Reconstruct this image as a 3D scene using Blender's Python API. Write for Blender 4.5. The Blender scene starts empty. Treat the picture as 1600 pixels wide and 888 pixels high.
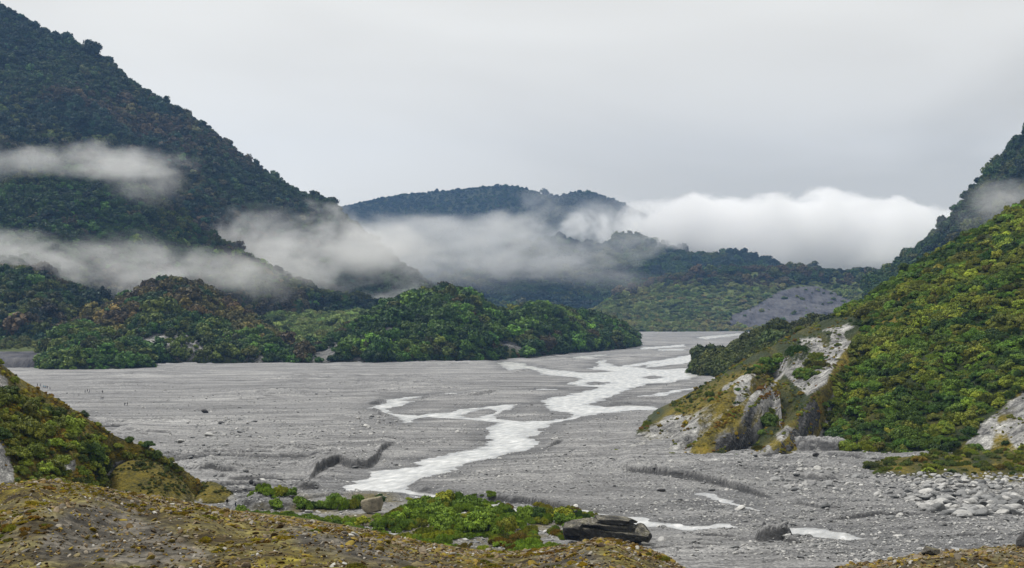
import bpy, math, random
import numpy as np
from mathutils import Vector, Matrix
R = math.radians
scene = bpy.context.scene
COL = scene.collection
# ------------------------------------------------------------------ camera
F, HZ, CH = 2222.0, 480.0, 50.0        # focal length in photo pixels, horizon row, eye height over the river bed (m)
cam = bpy.data.objects.new('camera', bpy.data.cameras.new('camera')); COL.objects.link(cam)
cam.location = (0, 0, CH); cam.rotation_euler = (R(90), 0, 0)
cam.data.sensor_width = 36; cam.data.lens = F / 1600 * 36
cam.data.shift_y = (HZ - 444) / 1600
cam.data.clip_start = 1; cam.data.clip_end = 40000
scene.camera = cam
# ------------------------------------------------------------------ world: overcast
SUN_EL, SUN_AZ = 64, -70               # azimuth from +Y towards +X
w = bpy.data.worlds.new('World'); scene.world = w; w.use_nodes = True
N, L = w.node_tree.nodes, w.node_tree.links; N.clear()
out = N.new('ShaderNodeOutputWorld'); bg = N.new('ShaderNodeBackground'); bg.inputs[1].default_value = 0.1
sky = N.new('ShaderNodeTexSky'); sky.sky_type = 'NISHITA'; sky.sun_disc = False
sky.sun_elevation = R(SUN_EL); sky.sun_rotation = R(SUN_AZ)
tc = N.new('ShaderNodeTexCoord'); mp = N.new('ShaderNodeMapping'); mp.inputs['Scale'].default_value = (1, 1, 3.2)
mp.inputs['Rotation'].default_value = (0, R(-14), 0)
ns = N.new('ShaderNodeTexNoise'); ns.inputs['Scale'].default_value = 2.6; ns.inputs['Detail'].default_value = 5; ns.inputs['Roughness'].default_value = .42
ns.inputs['Distortion'].default_value = .5
sx = N.new('ShaderNodeSeparateXYZ'); ml = N.new('ShaderNodeMath'); ml.operation = 'MULTIPLY_ADD'; ml.inputs[1].default_value = -.42; 
mz = N.new('ShaderNodeMath'); mz.operation = 'MULTIPLY_ADD'; mz.inputs[1].default_value = .75
cr = N.new('ShaderNodeValToRGB')
e = cr.color_ramp.elements
e[0].position = .36; e[0].color = (3.3, 3.17, 2.86, 1); e[1].position = .78; e[1].color = (4.75, 4.63, 4.3, 1)
m_ = e.new(.55); m_.color = (4.15, 4.01, 3.68, 1)
mix = N.new('ShaderNodeMix'); mix.data_type = 'RGBA'; mix.inputs[0].default_value = .97
L.new(tc.outputs['Generated'], mp.inputs['Vector']); L.new(mp.outputs[0], ns.inputs['Vector']); L.new(tc.outputs['Generated'], sx.inputs[0])
L.new(sx.outputs['X'], ml.inputs[0]); L.new(ns.outputs['Fac'], ml.inputs[2])
L.new(sx.outputs['Z'], mz.inputs[0]); L.new(ml.outputs[0], mz.inputs[2]); L.new(mz.outputs[0], cr.inputs[0])
L.new(sky.outputs[0], mix.inputs[6]); L.new(cr.outputs[0], mix.inputs[7]); L.new(mix.outputs[2], bg.inputs[0]); L.new(bg.outputs[0], out.inputs[0])
sun = bpy.data.objects.new('sun', bpy.data.lights.new('sun', 'SUN')); COL.objects.link(sun)
sun.data.energy = 1.5; sun.data.angle = R(10); sun.data.color = (1, .96, .9)
sd = Vector((math.sin(R(SUN_AZ)) * math.cos(R(SUN_EL)), math.cos(R(SUN_AZ)) * math.cos(R(SUN_EL)), math.sin(R(SUN_EL))))
sun.rotation_euler = sd.to_track_quat('Z', 'Y').to_euler()
vs = scene.view_settings; vs.view_transform = 'Standard'; vs.look = 'None'; vs.exposure = 1.0; vs.gamma = 1; vs.use_curve_mapping = False
cy = scene.cycles
cy.max_bounces = 10; cy.diffuse_bounces = 0; cy.glossy_bounces = 2; cy.volume_bounces = 9; cy.transmission_bounces = 2; cy.transparent_max_bounces = 4
cy.volume_step_rate = 1.0; cy.volume_max_steps = 256; cy.use_denoising = True; cy.use_adaptive_sampling = False
cy.sample_clamp_indirect = 6
scene.render.film_transparent = False

# ------------------------------------------------------------------ helpers
def P(px, py, d):
    return np.stack([(px - 800) / F * d, d + 0 * px, CH - (py - HZ) / F * d], -1)
def gd(py): return CH * F / (py - HZ)
def h32(a, b, s):
    with np.errstate(over='ignore'):
        h = (a.astype(np.int64) * 374761393 + b.astype(np.int64) * 668265263 + s * 982451653) & 0xffffffff
        h = ((h ^ (h >> 13)) * 1274126177) & 0xffffffff
        h = ((h ^ (h >> 16)) * 2246822519) & 0xffffffff
        return ((h ^ (h >> 15)) & 0xffffff) / float(0xffffff)
def vn(x, y, s=0):
    x = np.asarray(x, float); y = np.asarray(y, float)
    xi = np.floor(x); yi = np.floor(y); fx = x - xi; fy = y - yi
    fx = fx * fx * fx * (fx * (fx * 6 - 15) + 10); fy = fy * fy * fy * (fy * (fy * 6 - 15) + 10)
    a = h32(xi, yi, s); b = h32(xi + 1, yi, s); c = h32(xi, yi + 1, s); d = h32(xi + 1, yi + 1, s)
    return (a + (b - a) * fx) * (1 - fy) + (c + (d - c) * fx) * fy
def fbm(x, y, s=0, o=4, g=.5):
    v = 0; a = 1; t = 0
    for i in range(o):
        v = v + a * vn(x * 2 ** i + i * 17.3, y * 2 ** i - i * 9.1, s + i * 31); t += a; a *= g
    return v / t * 2 - 1
def ridged(x, y, s=0, o=4, g=.5):
    v = 0; a = 1; t = 0
    for i in range(o):
        v = v + a * (1 - abs(vn(x * 2 ** i + i * 7.3, y * 2 ** i - i * 3.1, s + i * 13) * 2 - 1)); t += a; a *= g
    return v / t
def ss(a, b, x):
    t = np.clip((x - a) / (b - a), 0, 1); return t * t * (3 - 2 * t)
def n3(v, s=0, o=3):
    return (fbm(v[:, 0] + v[:, 2] * .71, v[:, 1] - v[:, 2] * .63, s, o) + fbm(v[:, 1] + 5, v[:, 2] + v[:, 0] * .5, s + 7, o)) * .6
def inpoly(px, py, poly):
    poly = np.asarray(poly, float); r = np.zeros(np.shape(px), bool); j = len(poly) - 1
    for i in range(len(poly)):
        xi, yi = poly[i]; xj, yj = poly[j]
        if yi != yj:
            r ^= ((yi > py) != (yj > py)) & (px < (xj - xi) * (py - yi) / (yj - yi) + xi)
        j = i
    return r
def pdist(X, Y, poly, closed=True):
    poly = np.asarray(poly, float); best = np.full(np.shape(X), 1e18); n = len(poly)
    for i in range(n if closed else n - 1):
        ax, ay = poly[i]; bx, by = poly[(i + 1) % n]; dx, dy = bx - ax, by - ay
        t = np.clip(((X - ax) * dx + (Y - ay) * dy) / (dx * dx + dy * dy + 1e-9), 0, 1)
        best = np.minimum(best, (X - ax - t * dx) ** 2 + (Y - ay - t * dy) ** 2)
    return np.sqrt(best)
def polysd(px, py, poly):                      # signed distance in picture units, negative inside
    d = pdist(px, py, poly); return np.where(inpoly(px, py, poly), -d, d)

def mesh_np(name, V, Fc, mats=(), smooth=True, attrs=None, parent=None, link=True):
    V = np.asarray(V, np.float32).reshape(-1, 3); Fc = np.asarray(Fc, np.int32); k = Fc.shape[1]
    me = bpy.data.meshes.new(name); me.vertices.add(len(V)); me.vertices.foreach_set('co', V.ravel())
    me.loops.add(Fc.size); me.loops.foreach_set('vertex_index', Fc.ravel())
    me.polygons.add(len(Fc)); me.polygons.foreach_set('loop_start', np.arange(0, Fc.size, k, dtype=np.int32))
    me.update(calc_edges=True)
    if smooth: me.polygons.foreach_set('use_smooth', np.ones(len(Fc), bool))
    for a, v in (attrs or {}).items():
        v = np.asarray(v, np.float32)
        if v.ndim == 1: at = me.attributes.new(a, 'FLOAT', 'POINT'); at.data.foreach_set('value', v)
        else: at = me.attributes.new(a, 'FLOAT_VECTOR', 'POINT'); at.data.foreach_set('vector', v.ravel())
    for m in mats: me.materials.append(m)
    o = bpy.data.objects.new(name, me)
    if link: COL.objects.link(o)
    if parent: o.parent = parent
    return o
def grid_faces(nr, nc):
    i = np.arange(nr * nc).reshape(nr, nc)
    return np.stack([i[:-1, :-1], i[:-1, 1:], i[1:, 1:], i[1:, :-1]], -1).reshape(-1, 4)
def tag(o, label=None, cat=None, group=None, kind=None):
    if label: o['label'] = label
    if cat: o['category'] = cat
    if group: o['group'] = group
    if kind: o['kind'] = kind
    return o
def empty(name, loc, rz=0, s=1.0):
    o = bpy.data.objects.new(name, None); COL.objects.link(o); o.location = loc; o.rotation_euler = (0, 0, rz); o.scale = (s, s, s) if not hasattr(s, '__len__') else s
    o.empty_display_size = .2
    return o

# ------------------------------------------------------------------ materials
class M:
    """small node helper"""
    def __init__(s, name, rough=.9, spec=.2):
        s.m = bpy.data.materials.new(name); s.m.use_nodes = True; s.N = s.m.node_tree.nodes; s.L = s.m.node_tree.links
        s.b = s.N['Principled BSDF']; s.b.inputs['Roughness'].default_value = rough; s.b.inputs['Specular IOR Level'].default_value = spec
        s.geo = s.N.new('ShaderNodeNewGeometry'); s.pos = s.geo.outputs['Position']
    def noise(s, sc, det=4, ro=.55, vec=None, stretch=None, dist=0):
        n = s.N.new('ShaderNodeTexNoise'); n.inputs['Scale'].default_value = sc; n.inputs['Detail'].default_value = det; n.inputs['Roughness'].default_value = ro
        n.inputs['Distortion'].default_value = dist
        v = vec or s.pos
        if stretch:
            mp = s.N.new('ShaderNodeMapping'); mp.vector_type = 'TEXTURE'; mp.inputs['Scale'].default_value = tuple(1 / q for q in stretch[0]); mp.inputs['Rotation'].default_value = stretch[1]
            s.L.new(v, mp.inputs[0]); v = mp.outputs[0]
        s.L.new(v, n.inputs['Vector']); return n.outputs['Fac']
    def voro(s, sc, feat='F1', out='Distance', vec=None):
        n = s.N.new('ShaderNodeTexVoronoi'); n.inputs['Scale'].default_value = sc; n.feature = feat
        s.L.new(vec or s.pos, n.inputs['Vector']); return n.outputs[out]
    def ramp(s, fac, stops, interp='LINEAR'):
        r = s.N.new('ShaderNodeValToRGB'); r.color_ramp.interpolation = interp; e = r.color_ramp.elements
        while len(e) > 1: e.remove(e[-1])
        for i, (p, c) in enumerate(stops):
            q = e[0] if i == 0 else e.new(p)
            q.position = p; q.color = (*c, 1) if hasattr(c, '__len__') else (c, c, c, 1)
        s.L.new(fac, r.inputs[0]); return r.outputs[0]
    def mix(s, f, a, b, mode='MIX'):
        n = s.N.new('ShaderNodeMix'); n.data_type = 'RGBA'; n.blend_type = mode
        for sock, v in ((n.inputs[0], f), (n.inputs[6], a), (n.inputs[7], b)):
            if hasattr(v, 'links'): s.L.new(v, sock)
            elif hasattr(v, '__len__'): sock.default_value = (*v, 1)
            else: sock.default_value = v
        return n.outputs[2]
    def math(s, op, a, b=0.0, c=0.0, clamp=False):
        n = s.N.new('ShaderNodeMath'); n.operation = op; n.use_clamp = clamp
        for k, v in enumerate((a, b, c)):
            if hasattr(v, 'links'): s.L.new(v, n.inputs[k])
            else: n.inputs[k].default_value = v
        return n.outputs[0]
    def attr(s, name, typ='GEOMETRY', out='Fac'):
        n = s.N.new('ShaderNodeAttribute'); n.attribute_name = name; n.attribute_type = typ; return n.outputs[out]
    def bump(s, h, dist, st=1.0):
        b = s.N.new('ShaderNodeBump'); b.inputs['Distance'].default_value = dist; b.inputs['Strength'].default_value = st
        s.L.new(h, b.inputs['Height']); s.L.new(b.outputs[0], s.b.inputs['Normal'])
    def col(s, c):
        if hasattr(c, 'links'): s.L.new(c, s.b.inputs['Base Color'])
        else: s.b.inputs['Base Color'].default_value = (*c, 1)
        return s.m

# leaves: colour comes from the plant (instance attribute or object colour) and varies leaf by leaf
def leaf_mat(name, rough=.6):
    m = M(name, rough, .25)
    oi = m.N.new('ShaderNodeObjectInfo')
    base = m.mix(1.0, m.attr('tcol', 'INSTANCER', 'Color'), oi.outputs['Color'], 'ADD')
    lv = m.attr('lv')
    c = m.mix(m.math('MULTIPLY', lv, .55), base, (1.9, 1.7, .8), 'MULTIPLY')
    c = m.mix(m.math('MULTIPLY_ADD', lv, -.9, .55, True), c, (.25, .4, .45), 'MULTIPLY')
    return m.col(c)
LEAF = leaf_mat('foliage')
def make_bark():
    m = M('bark'); return m.col(m.ramp(m.noise(2, 3), [(.3, (.07, .055, .045)), (.7, (.2, .17, .14))]))
BARK = make_bark()
def make_soil():
    m = M('forest_floor'); n = m.noise(.06, 5); n2 = m.noise(.5, 4)
    c = m.ramp(n, [(.35, (.018, .026, .014)), (.6, (.04, .05, .02)), (.75, (.075, .07, .03))])
    m.bump(n2, 2.0); return m.col(c)
SOIL = make_soil()
def make_rockveg():                     # bare rock where the attribute says so, moss / low scrub elsewhere
    m = M('rock_and_moss', .75, .25)
    a = m.attr('rock'); yl = m.attr('yel')
    n = m.noise(.1, 8, .68, stretch=((.5, 1, 1.6), (0, R(-36), 0))); nf = m.noise(1.1, 6, .65); cr_ = m.noise(.3, 7, .7, stretch=((.22, .8, 1.8), (0, R(-37), 0)), dist=.8)
    rock = m.ramp(m.math('MULTIPLY_ADD', n, .55, m.math('MULTIPLY', cr_, .5)), [(.40, (.05, .05, .055)), (.47, (.26, .26, .26)), (.54, (.52, .52, .51)), (.63, (.8, .8, .78))])
    fc = m.noise(1.1, 6, .7, stretch=((.25, .9, 1.8), (0, R(-40), 0)), dist=.6)
    rock = m.mix(.8, rock, m.ramp(m.math('ABSOLUTE', m.math('SUBTRACT', fc, .5)), [(0, (.25, .25, .27)), (.035, (.7, .7, .7)), (.1, (1.15, 1.15, 1.12))]), 'MULTIPLY')
    rock = m.mix(m.math('MULTIPLY', m.attr('dark_and_shade'), m.math('MULTIPLY_ADD', nf, 2.0, -.1, True)), rock, (.012, .012, .013))  # cliff shade painted on the spurs, plain dark rock tone on the knoll
    moss = m.ramp(m.math('MULTIPLY_ADD', nf, .5, m.math('MULTIPLY', n, .5)), [(.36, (.03, .03, .006)), (.46, (.11, .095, .01)), (.55, (.24, .19, .012)), (.66, (.33, .23, .03))])
    green = m.ramp(nf, [(.35, (.012, .024, .006)), (.6, (.045, .062, .010)), (.75, (.10, .10, .02))])
    veg = m.mix(yl, green, moss)
    f = m.math('MULTIPLY_ADD', m.math('ADD', nf, m.math('MULTIPLY', cr_, 1.3)), 2.2, -2.55)
    f = m.math('ADD', m.math('MULTIPLY_ADD', a, 3.0, -1.5), f, clamp=False)
    f = m.math('ADD', f, 0.5, clamp=True)
    m.bump(m.math('ADD', m.math('MULTIPLY', cr_, 1.6), m.math('MULTIPLY', nf, .6)), 2.6, .9)
    return m.col(m.mix(f, veg, rock))
ROCKVEG = make_rockveg()
def make_scarp():
    m = M('eroded_scarp')
    n = m.noise(.02, 6, .6, stretch=((1, 1, .35), (0, R(30), 0))); n2 = m.noise(.09, 6, .7, stretch=((1, .3, .3), (0, 0, 0)))
    c = m.ramp(m.math('MULTIPLY_ADD', n, .5, m.math('MULTIPLY', n2, .5)), [(.38, (.03, .03, .038)), (.48, (.085, .085, .1)), (.58, (.13, .13, .14)), (.7, (.24, .24, .24))])
    veg = m.ramp(m.noise(.03, 6, .7), [(.35, (.04, .06, .02)), (.6, (.13, .16, .045)), (.72, (.2, .2, .07))])
    a = m.attr('rock')
    f = m.math('ADD', m.math('MULTIPLY_ADD', a, 3.0, -1.5), m.math('MULTIPLY_ADD', n2, 2.0, -.6), clamp=True)
    m.bump(n2, 9, 1); return m.col(m.mix(f, veg, c))
SCARP = make_scarp()
def make_gravel():
    m = M('gravel_bed', .85, .2)
    big = m.noise(.006, 6, .62, stretch=((.3, 1, 1), (0, 0, R(10)))); mid = m.noise(.05, 7, .68, stretch=((.22, 1, 1), (0, 0, R(8))))
    v = m.voro(1.6, out='Color'); fine = m.noise(1.4, 5, .75); v2 = m.voro(.55)
    c = m.ramp(m.math('MULTIPLY_ADD', big, .4, m.math('MULTIPLY', mid, .6)), [(.38, (.125, .127, .132)), (.47, (.23, .232, .238)), (.55, (.31, .312, .317)), (.66, (.42, .422, .426))])
    c = m.mix(.75, c, m.ramp(fine, [(.28, (.35, .35, .36)), (.5, (.95, .95, .95)), (.72, (1.75, 1.75, 1.73))]), 'MULTIPLY')
    bw = m.N.new('ShaderNodeRGBToBW'); m.L.new(v, bw.inputs[0])
    c = m.mix(.5, c, m.ramp(bw.outputs[0], [(.15, (.5, .5, .52)), (.5, (1, 1, 1)), (.85, (1.55, 1.55, 1.52))]), 'MULTIPLY')
    c = m.mix(m.attr('cut'), c, (.045, .045, .048))  # steep bank faces: damp silt tone with their shade painted in
    c = m.mix(m.attr('damp'), c, m.mix(1.0, c, (.55, .56, .58), 'MULTIPLY'))
    ln = m.noise(.07, 6, .7, stretch=((.16, 1, 1), (0, 0, R(9))), dist=.4)
    c = m.mix(m.ramp(big, [(.42, 0.0), (.55, .75)]), c, m.mix(1.0, c, m.ramp(m.math('ABSOLUTE', m.math('SUBTRACT', ln, .5)), [(0, (.35, .35, .36)), (.025, (.75, .75, .75)), (.07, (1.1, 1.1, 1.1))]), 'MULTIPLY'))
    br = m.attr('warm'); c = m.mix(br, c, m.ramp(m.math('MULTIPLY_ADD', fine, .6, m.math('MULTIPLY', mid, .4)), [(.35, (.05, .045, .03)), (.5, (.14, .125, .07)), (.65, (.25, .21, .09))]))
    m.bump(m.math('ADD', m.math('MULTIPLY', fine, .8), m.math('MULTIPLY', mid, .6)), 1.0, .9)
    return m.col(c)
GRAVEL = make_gravel()
def make_water():
    m = M('glacial_water', .22, .5)
    n = m.noise(.35, 5, .65, stretch=((1, .35, 1), (0, 0, R(-20)))); b = m.noise(.02, 3)
    c = m.ramp(n, [(.36, (.42, .43, .43)), (.5, (.55, .56, .56)), (.58, (.66, .67, .67)), (.66, (.85, .85, .85))])
    c = m.mix(.5, c, m.ramp(b, [(.35, (.85, .86, .87)), (.65, (1.1, 1.1, 1.1))]), 'MULTIPLY')
    c = m.mix(m.math('MULTIPLY_ADD', n, 1.6, -.6, True), c, c)
    c = m.mix(m.math('MULTIPLY', m.attr('shal'), m.ramp(n, [(.35, .95), (.65, .35)])), c, (.27, .275, .28))
    m.bump(n, .35, .7); return m.col(c)
WATER = make_water()
def make_moraine():
    m = M('moraine_rubble')
    big = m.noise(.07, 5, .6); mid = m.noise(.6, 6, .7); fine = m.noise(5, 5, .7); v = m.voro(4.2, out='Color')
    grey = m.ramp(mid, [(.38, (.03, .028, .024)), (.5, (.085, .08, .068)), (.62, (.17, .16, .14))])
    lich = m.ramp(mid, [(.36, (.03, .02, .008)), (.45, (.075, .058, .014)), (.55, (.15, .128, .016)), (.68, (.27, .24, .03))])
    g = m.attr('grey')
    f = m.math('ADD', m.math('MULTIPLY_ADD', big, -2.4, 1.5), g, clamp=True)
    c = m.mix(f, lich, grey)
    bw = m.N.new('ShaderNodeRGBToBW'); m.L.new(v, bw.inputs[0])
    c = m.mix(.7, c, m.ramp(bw.outputs[0], [(.15, (.4, .38, .36)), (.5, (1, 1, 1)), (.85, (1.6, 1.5, 1.4))]), 'MULTIPLY')
    m.bump(m.math('ADD', m.math('MULTIPLY', mid, .7), m.math('MULTIPLY', fine, .35)), .35, 1); return m.col(c)
MORAINE = make_moraine()
def make_stone(name, stops, moss=0.0, sc=.8, top=None):
    m = M(name, .8, .25)
    oi = m.N.new('ShaderNodeObjectInfo'); n = m.noise(sc, 6, .65); nf = m.noise(sc * 6, 4, .7)
    rnd = oi.outputs['Random']
    c = m.ramp(rnd, stops)
    c = m.mix(.85, c, m.ramp(m.math('MULTIPLY_ADD', n, .6, m.math('MULTIPLY', nf, .4)), [(.35, (.45, .45, .45)), (.5, (.95, .95, .95)), (.65, (1.5, 1.5, 1.5))]), 'MULTIPLY')
    if moss:
        up = m.N.new('ShaderNodeSeparateXYZ'); m.L.new(m.geo.outputs['Normal'], up.inputs[0])
        f = m.math('ADD', m.math('MULTIPLY_ADD', n, 3.0, -2.1 + moss), m.math('MULTIPLY', up.outputs[2], .6), clamp=True)
        c = m.mix(f, c, m.ramp(nf, top or [(.35, (.05, .05, .012)), (.6, (.16, .14, .025)), (.7, (.24, .2, .05))]))
    m.bump(m.math('ADD', n, m.math('MULTIPLY', nf, .3)), .35 / sc, .8); return m.col(c)
STONE_GREY = make_stone('grey_boulder', [(0, (.12, .125, .13)), (.5, (.27, .275, .28)), (1, (.52, .52, .51))], sc=.9)
STONE_DARK = make_stone('dark_boulder', [(0, (.04, .04, .042)), (1, (.1, .1, .105))], sc=.9)
STONE_WARM = make_stone('lichen_rubble', [(0, (.05, .035, .02)), (.25, (.15, .095, .025)), (.45, (.27, .2, .02)), (.6, (.15, .14, .12)), (.8, (.2, .14, .07)), (.95, (.3, .28, .24)), (1, (.5, .5, .47))], sc=5)
STONE_SLAB = make_stone('lit_top_layered_rock', [(0, (.03, .029, .027)), (1, (.06, .058, .052))], moss=.35, sc=.45, top=[(.4, (.10, .10, .03)), (.5, (.22, .2, .16)), (.62, (.42, .4, .36))])  # near-black sides and pale upward faces paint the top light in, with moss
STONE_PALE = make_stone('pale_brown_stone', [(0, (.24, .21, .15)), (1, (.3, .27, .2))], moss=.1, sc=.5)
STONE_MOSS = make_stone('mossy_boulder', [(0, (.1, .095, .085)), (1, (.15, .14, .12))], moss=.35, sc=.35)
def plain(name, c, rough=.8):
    m = M(name, rough); n = m.noise(3, 3); return m.col(m.mix(.35, c, m.ramp(n, [(.3, .55), (.7, 1.3)]), 'MULTIPLY'))

# ------------------------------------------------------------------ stones and plants as meshes
def ico(sub):
    import bmesh
    bm = bmesh.new(); bmesh.ops.create_icosphere(bm, subdivisions=sub, radius=1)
    V = np.array([v.co[:] for v in bm.verts]); Fc = np.array([[v.index for v in f.verts] for f in bm.faces]); bm.free(); return V, Fc
ICO = {k: ico(k) for k in (1, 2, 3, 4, 5)}
def rock_np(seed, sub=3, cuts=9, flat=.6, rough=.18, box=0.0):
    rs = np.random.RandomState(seed); V, Fc = ICO[sub]; V = V.copy()
    if box: V = V / (np.abs(V) ** 8).sum(1, keepdims=True) ** (1 / 8) * box + V * (1 - box)
    for _ in range(cuts):
        n = rs.normal(size=3); n /= np.linalg.norm(n); d = rs.uniform(.55, .85)
        s = V @ n; V = V - np.outer(np.maximum(s - d, 0) * .92, n)
    r = 1 + rough * n3(V * 1.6 + seed, seed, 4); V = V * r[:, None]
    V[:, 2] *= flat; return V, Fc
def crown_np(seed, nclump=14, nleaf=40, ls=.16, rz=.8, spread=.62, cr_=.42, aspect=1.6, up=0.0, z0=.75, core=.7):
    rs = np.random.RandomState(seed); Vs, Fs, lv = [], [], []; k = 0
    cs = []
    for c in range(nclump):
        d = rs.normal(size=3); d[2] = abs(d[2]) * .9 - .25; d /= np.linalg.norm(d)
        cs.append((d * spread * rs.uniform(.7, 1.15) * np.array([1, 1, rz]) + np.array([0, 0, z0]), cr_ * rs.uniform(.7, 1.25), rs.uniform(-.25, .25)))
    for c, r, hv in cs:
        d = rs.normal(size=(nleaf, 3)); d /= np.linalg.norm(d, axis=1, keepdims=True); d[:, 2] = np.where(d[:, 2] < -.3, -d[:, 2], d[:, 2])
        p = c + d * r * rs.uniform(.7, 1.12, (nleaf, 1)) * np.array([1, 1, .8])
        nrm = d + rs.normal(size=(nleaf, 3)) * .45; nrm /= np.linalg.norm(nrm, axis=1, keepdims=True)
        t = np.cross(nrm, rs.normal(size=(nleaf, 3))); t[:, 2] += up; t /= np.linalg.norm(t, axis=1, keepdims=True) + 1e-9
        b = np.cross(nrm, t); s = ls * rs.uniform(.6, 1.4, (nleaf, 1))
        q = np.stack([p - t * s * aspect * .5, p + b * s * .5, p + t * s * aspect * .6, p - b * s * .5], 1)
        Vs.append(q.reshape(-1, 3)); Fs.append(np.arange(nleaf * 4).reshape(-1, 4) + k); k += nleaf * 4
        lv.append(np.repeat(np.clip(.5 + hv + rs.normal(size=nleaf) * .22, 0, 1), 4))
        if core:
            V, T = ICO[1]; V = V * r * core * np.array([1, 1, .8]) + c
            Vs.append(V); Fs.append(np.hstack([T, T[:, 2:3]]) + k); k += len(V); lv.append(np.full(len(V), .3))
    V = np.vstack(Vs); lv = np.concatenate(lv)
    Fq = np.vstack(Fs)
    return V, Fq, lv
def crown_mesh(name, *a, **kw):
    V, Fq, lv = crown_np(*a, **kw)
    me = bpy.data.meshes.new(name); F_ = [list(dict.fromkeys(f)) for f in Fq.tolist()]
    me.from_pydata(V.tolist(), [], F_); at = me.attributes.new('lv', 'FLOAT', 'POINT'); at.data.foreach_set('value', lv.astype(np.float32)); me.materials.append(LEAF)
    return me
def trunk_mesh(name, h=.9, r=.07, limbs=4, seed=0):
    rs = np.random.RandomState(seed); Vs, Fs = [], []; k = 0
    def tube(pts, rad):
        nonlocal k
        n = 6; V = []
        for p, q in zip(pts, rad):
            a = np.arange(n) / n * 2 * math.pi; V.append(np.stack([p[0] + q * np.cos(a), p[1] + q * np.sin(a), p[2] + 0 * a], 1))
        m_ = len(pts)
        for i in range(m_ - 1):
            for j in range(n): Fs.append((k + i * n + j, k + i * n + (j + 1) % n, k + (i + 1) * n + (j + 1) % n, k + (i + 1) * n + j))
        Vs.append(np.vstack(V)); k += n * m_
    tube([(0, 0, -.25), (.02, 0, h * .4), (-.02, .03, h)], [r * 1.3, r, r * .55])
    for i in range(limbs):
        a = i * 6.28 / limbs + rs.uniform(-.4, .4); z = h * rs.uniform(.35, .7)
        tube([(0, 0, z), (.25 * math.cos(a), .25 * math.sin(a), z + .25), (.5 * math.cos(a), .5 * math.sin(a), z + .42)], [r * .6, r * .45, r * .15])
    me = bpy.data.meshes.new(name); me.from_pydata(np.vstack(Vs).tolist(), [], Fs); me.materials.append(BARK)
    for p in me.polygons: p.use_smooth = True
    return me
def proto(name, me):
    o = bpy.data.objects.new(name, me); o.color = (0, 0, 0, 1); return o
def proto_col(name, meshes):
    c = bpy.data.collections.new(name)
    for m_ in meshes: c.objects.link(proto(m_.name, m_))
    return c
TREE_MES = [crown_mesh('crown', 10 + i, nclump=12 + i % 3, nleaf=44, ls=.17, rz=.95, z0=.75 + .1 * (i % 3)) for i in range(6)]
SHRUB_MES = [crown_mesh('foliage', 40 + i, nclump=20, nleaf=110, ls=.088, rz=.62, z0=.45, spread=.75, cr_=.3, aspect=2.2, core=.55) for i in range(6)]
LOW_MES = [crown_mesh('foliage', 70 + i, nclump=24, nleaf=170, ls=.055, rz=.45, z0=.3, spread=.85, cr_=.3, aspect=4.0, up=1.6, core=.5) for i in range(5)]
TRUNKS = [trunk_mesh('trunk', seed=i) for i in range(2)]
STEMS = [trunk_mesh('stem', h=.5, r=.05, seed=9)]
def stone_me(name, seed, mat, sub=2, **kw):
    V, Fc = rock_np(seed, sub, **kw); o = mesh_np(name, V, Fc, [mat], smooth=False, link=False); return o.data
GREYS = [stone_me('stone', 200 + i, STONE_GREY, 3 if i < 5 else 2, cuts=7, flat=.65) for i in range(7)]
WARMS = [stone_me('stone', 300 + i, STONE_WARM, 2, cuts=9, flat=.5, rough=.25) for i in range(6)]
C_TREE = proto_col('crown_kinds', TREE_MES); C_SHRUB = proto_col('shrub_kinds', SHRUB_MES); C_LOW = proto_col('low_kinds', LOW_MES)
C_MIX = proto_col('mixed_kinds', SHRUB_MES + LOW_MES[:4])
C_GREY = proto_col('grey_kinds', GREYS); C_WARM = proto_col('warm_kinds', WARMS)

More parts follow.
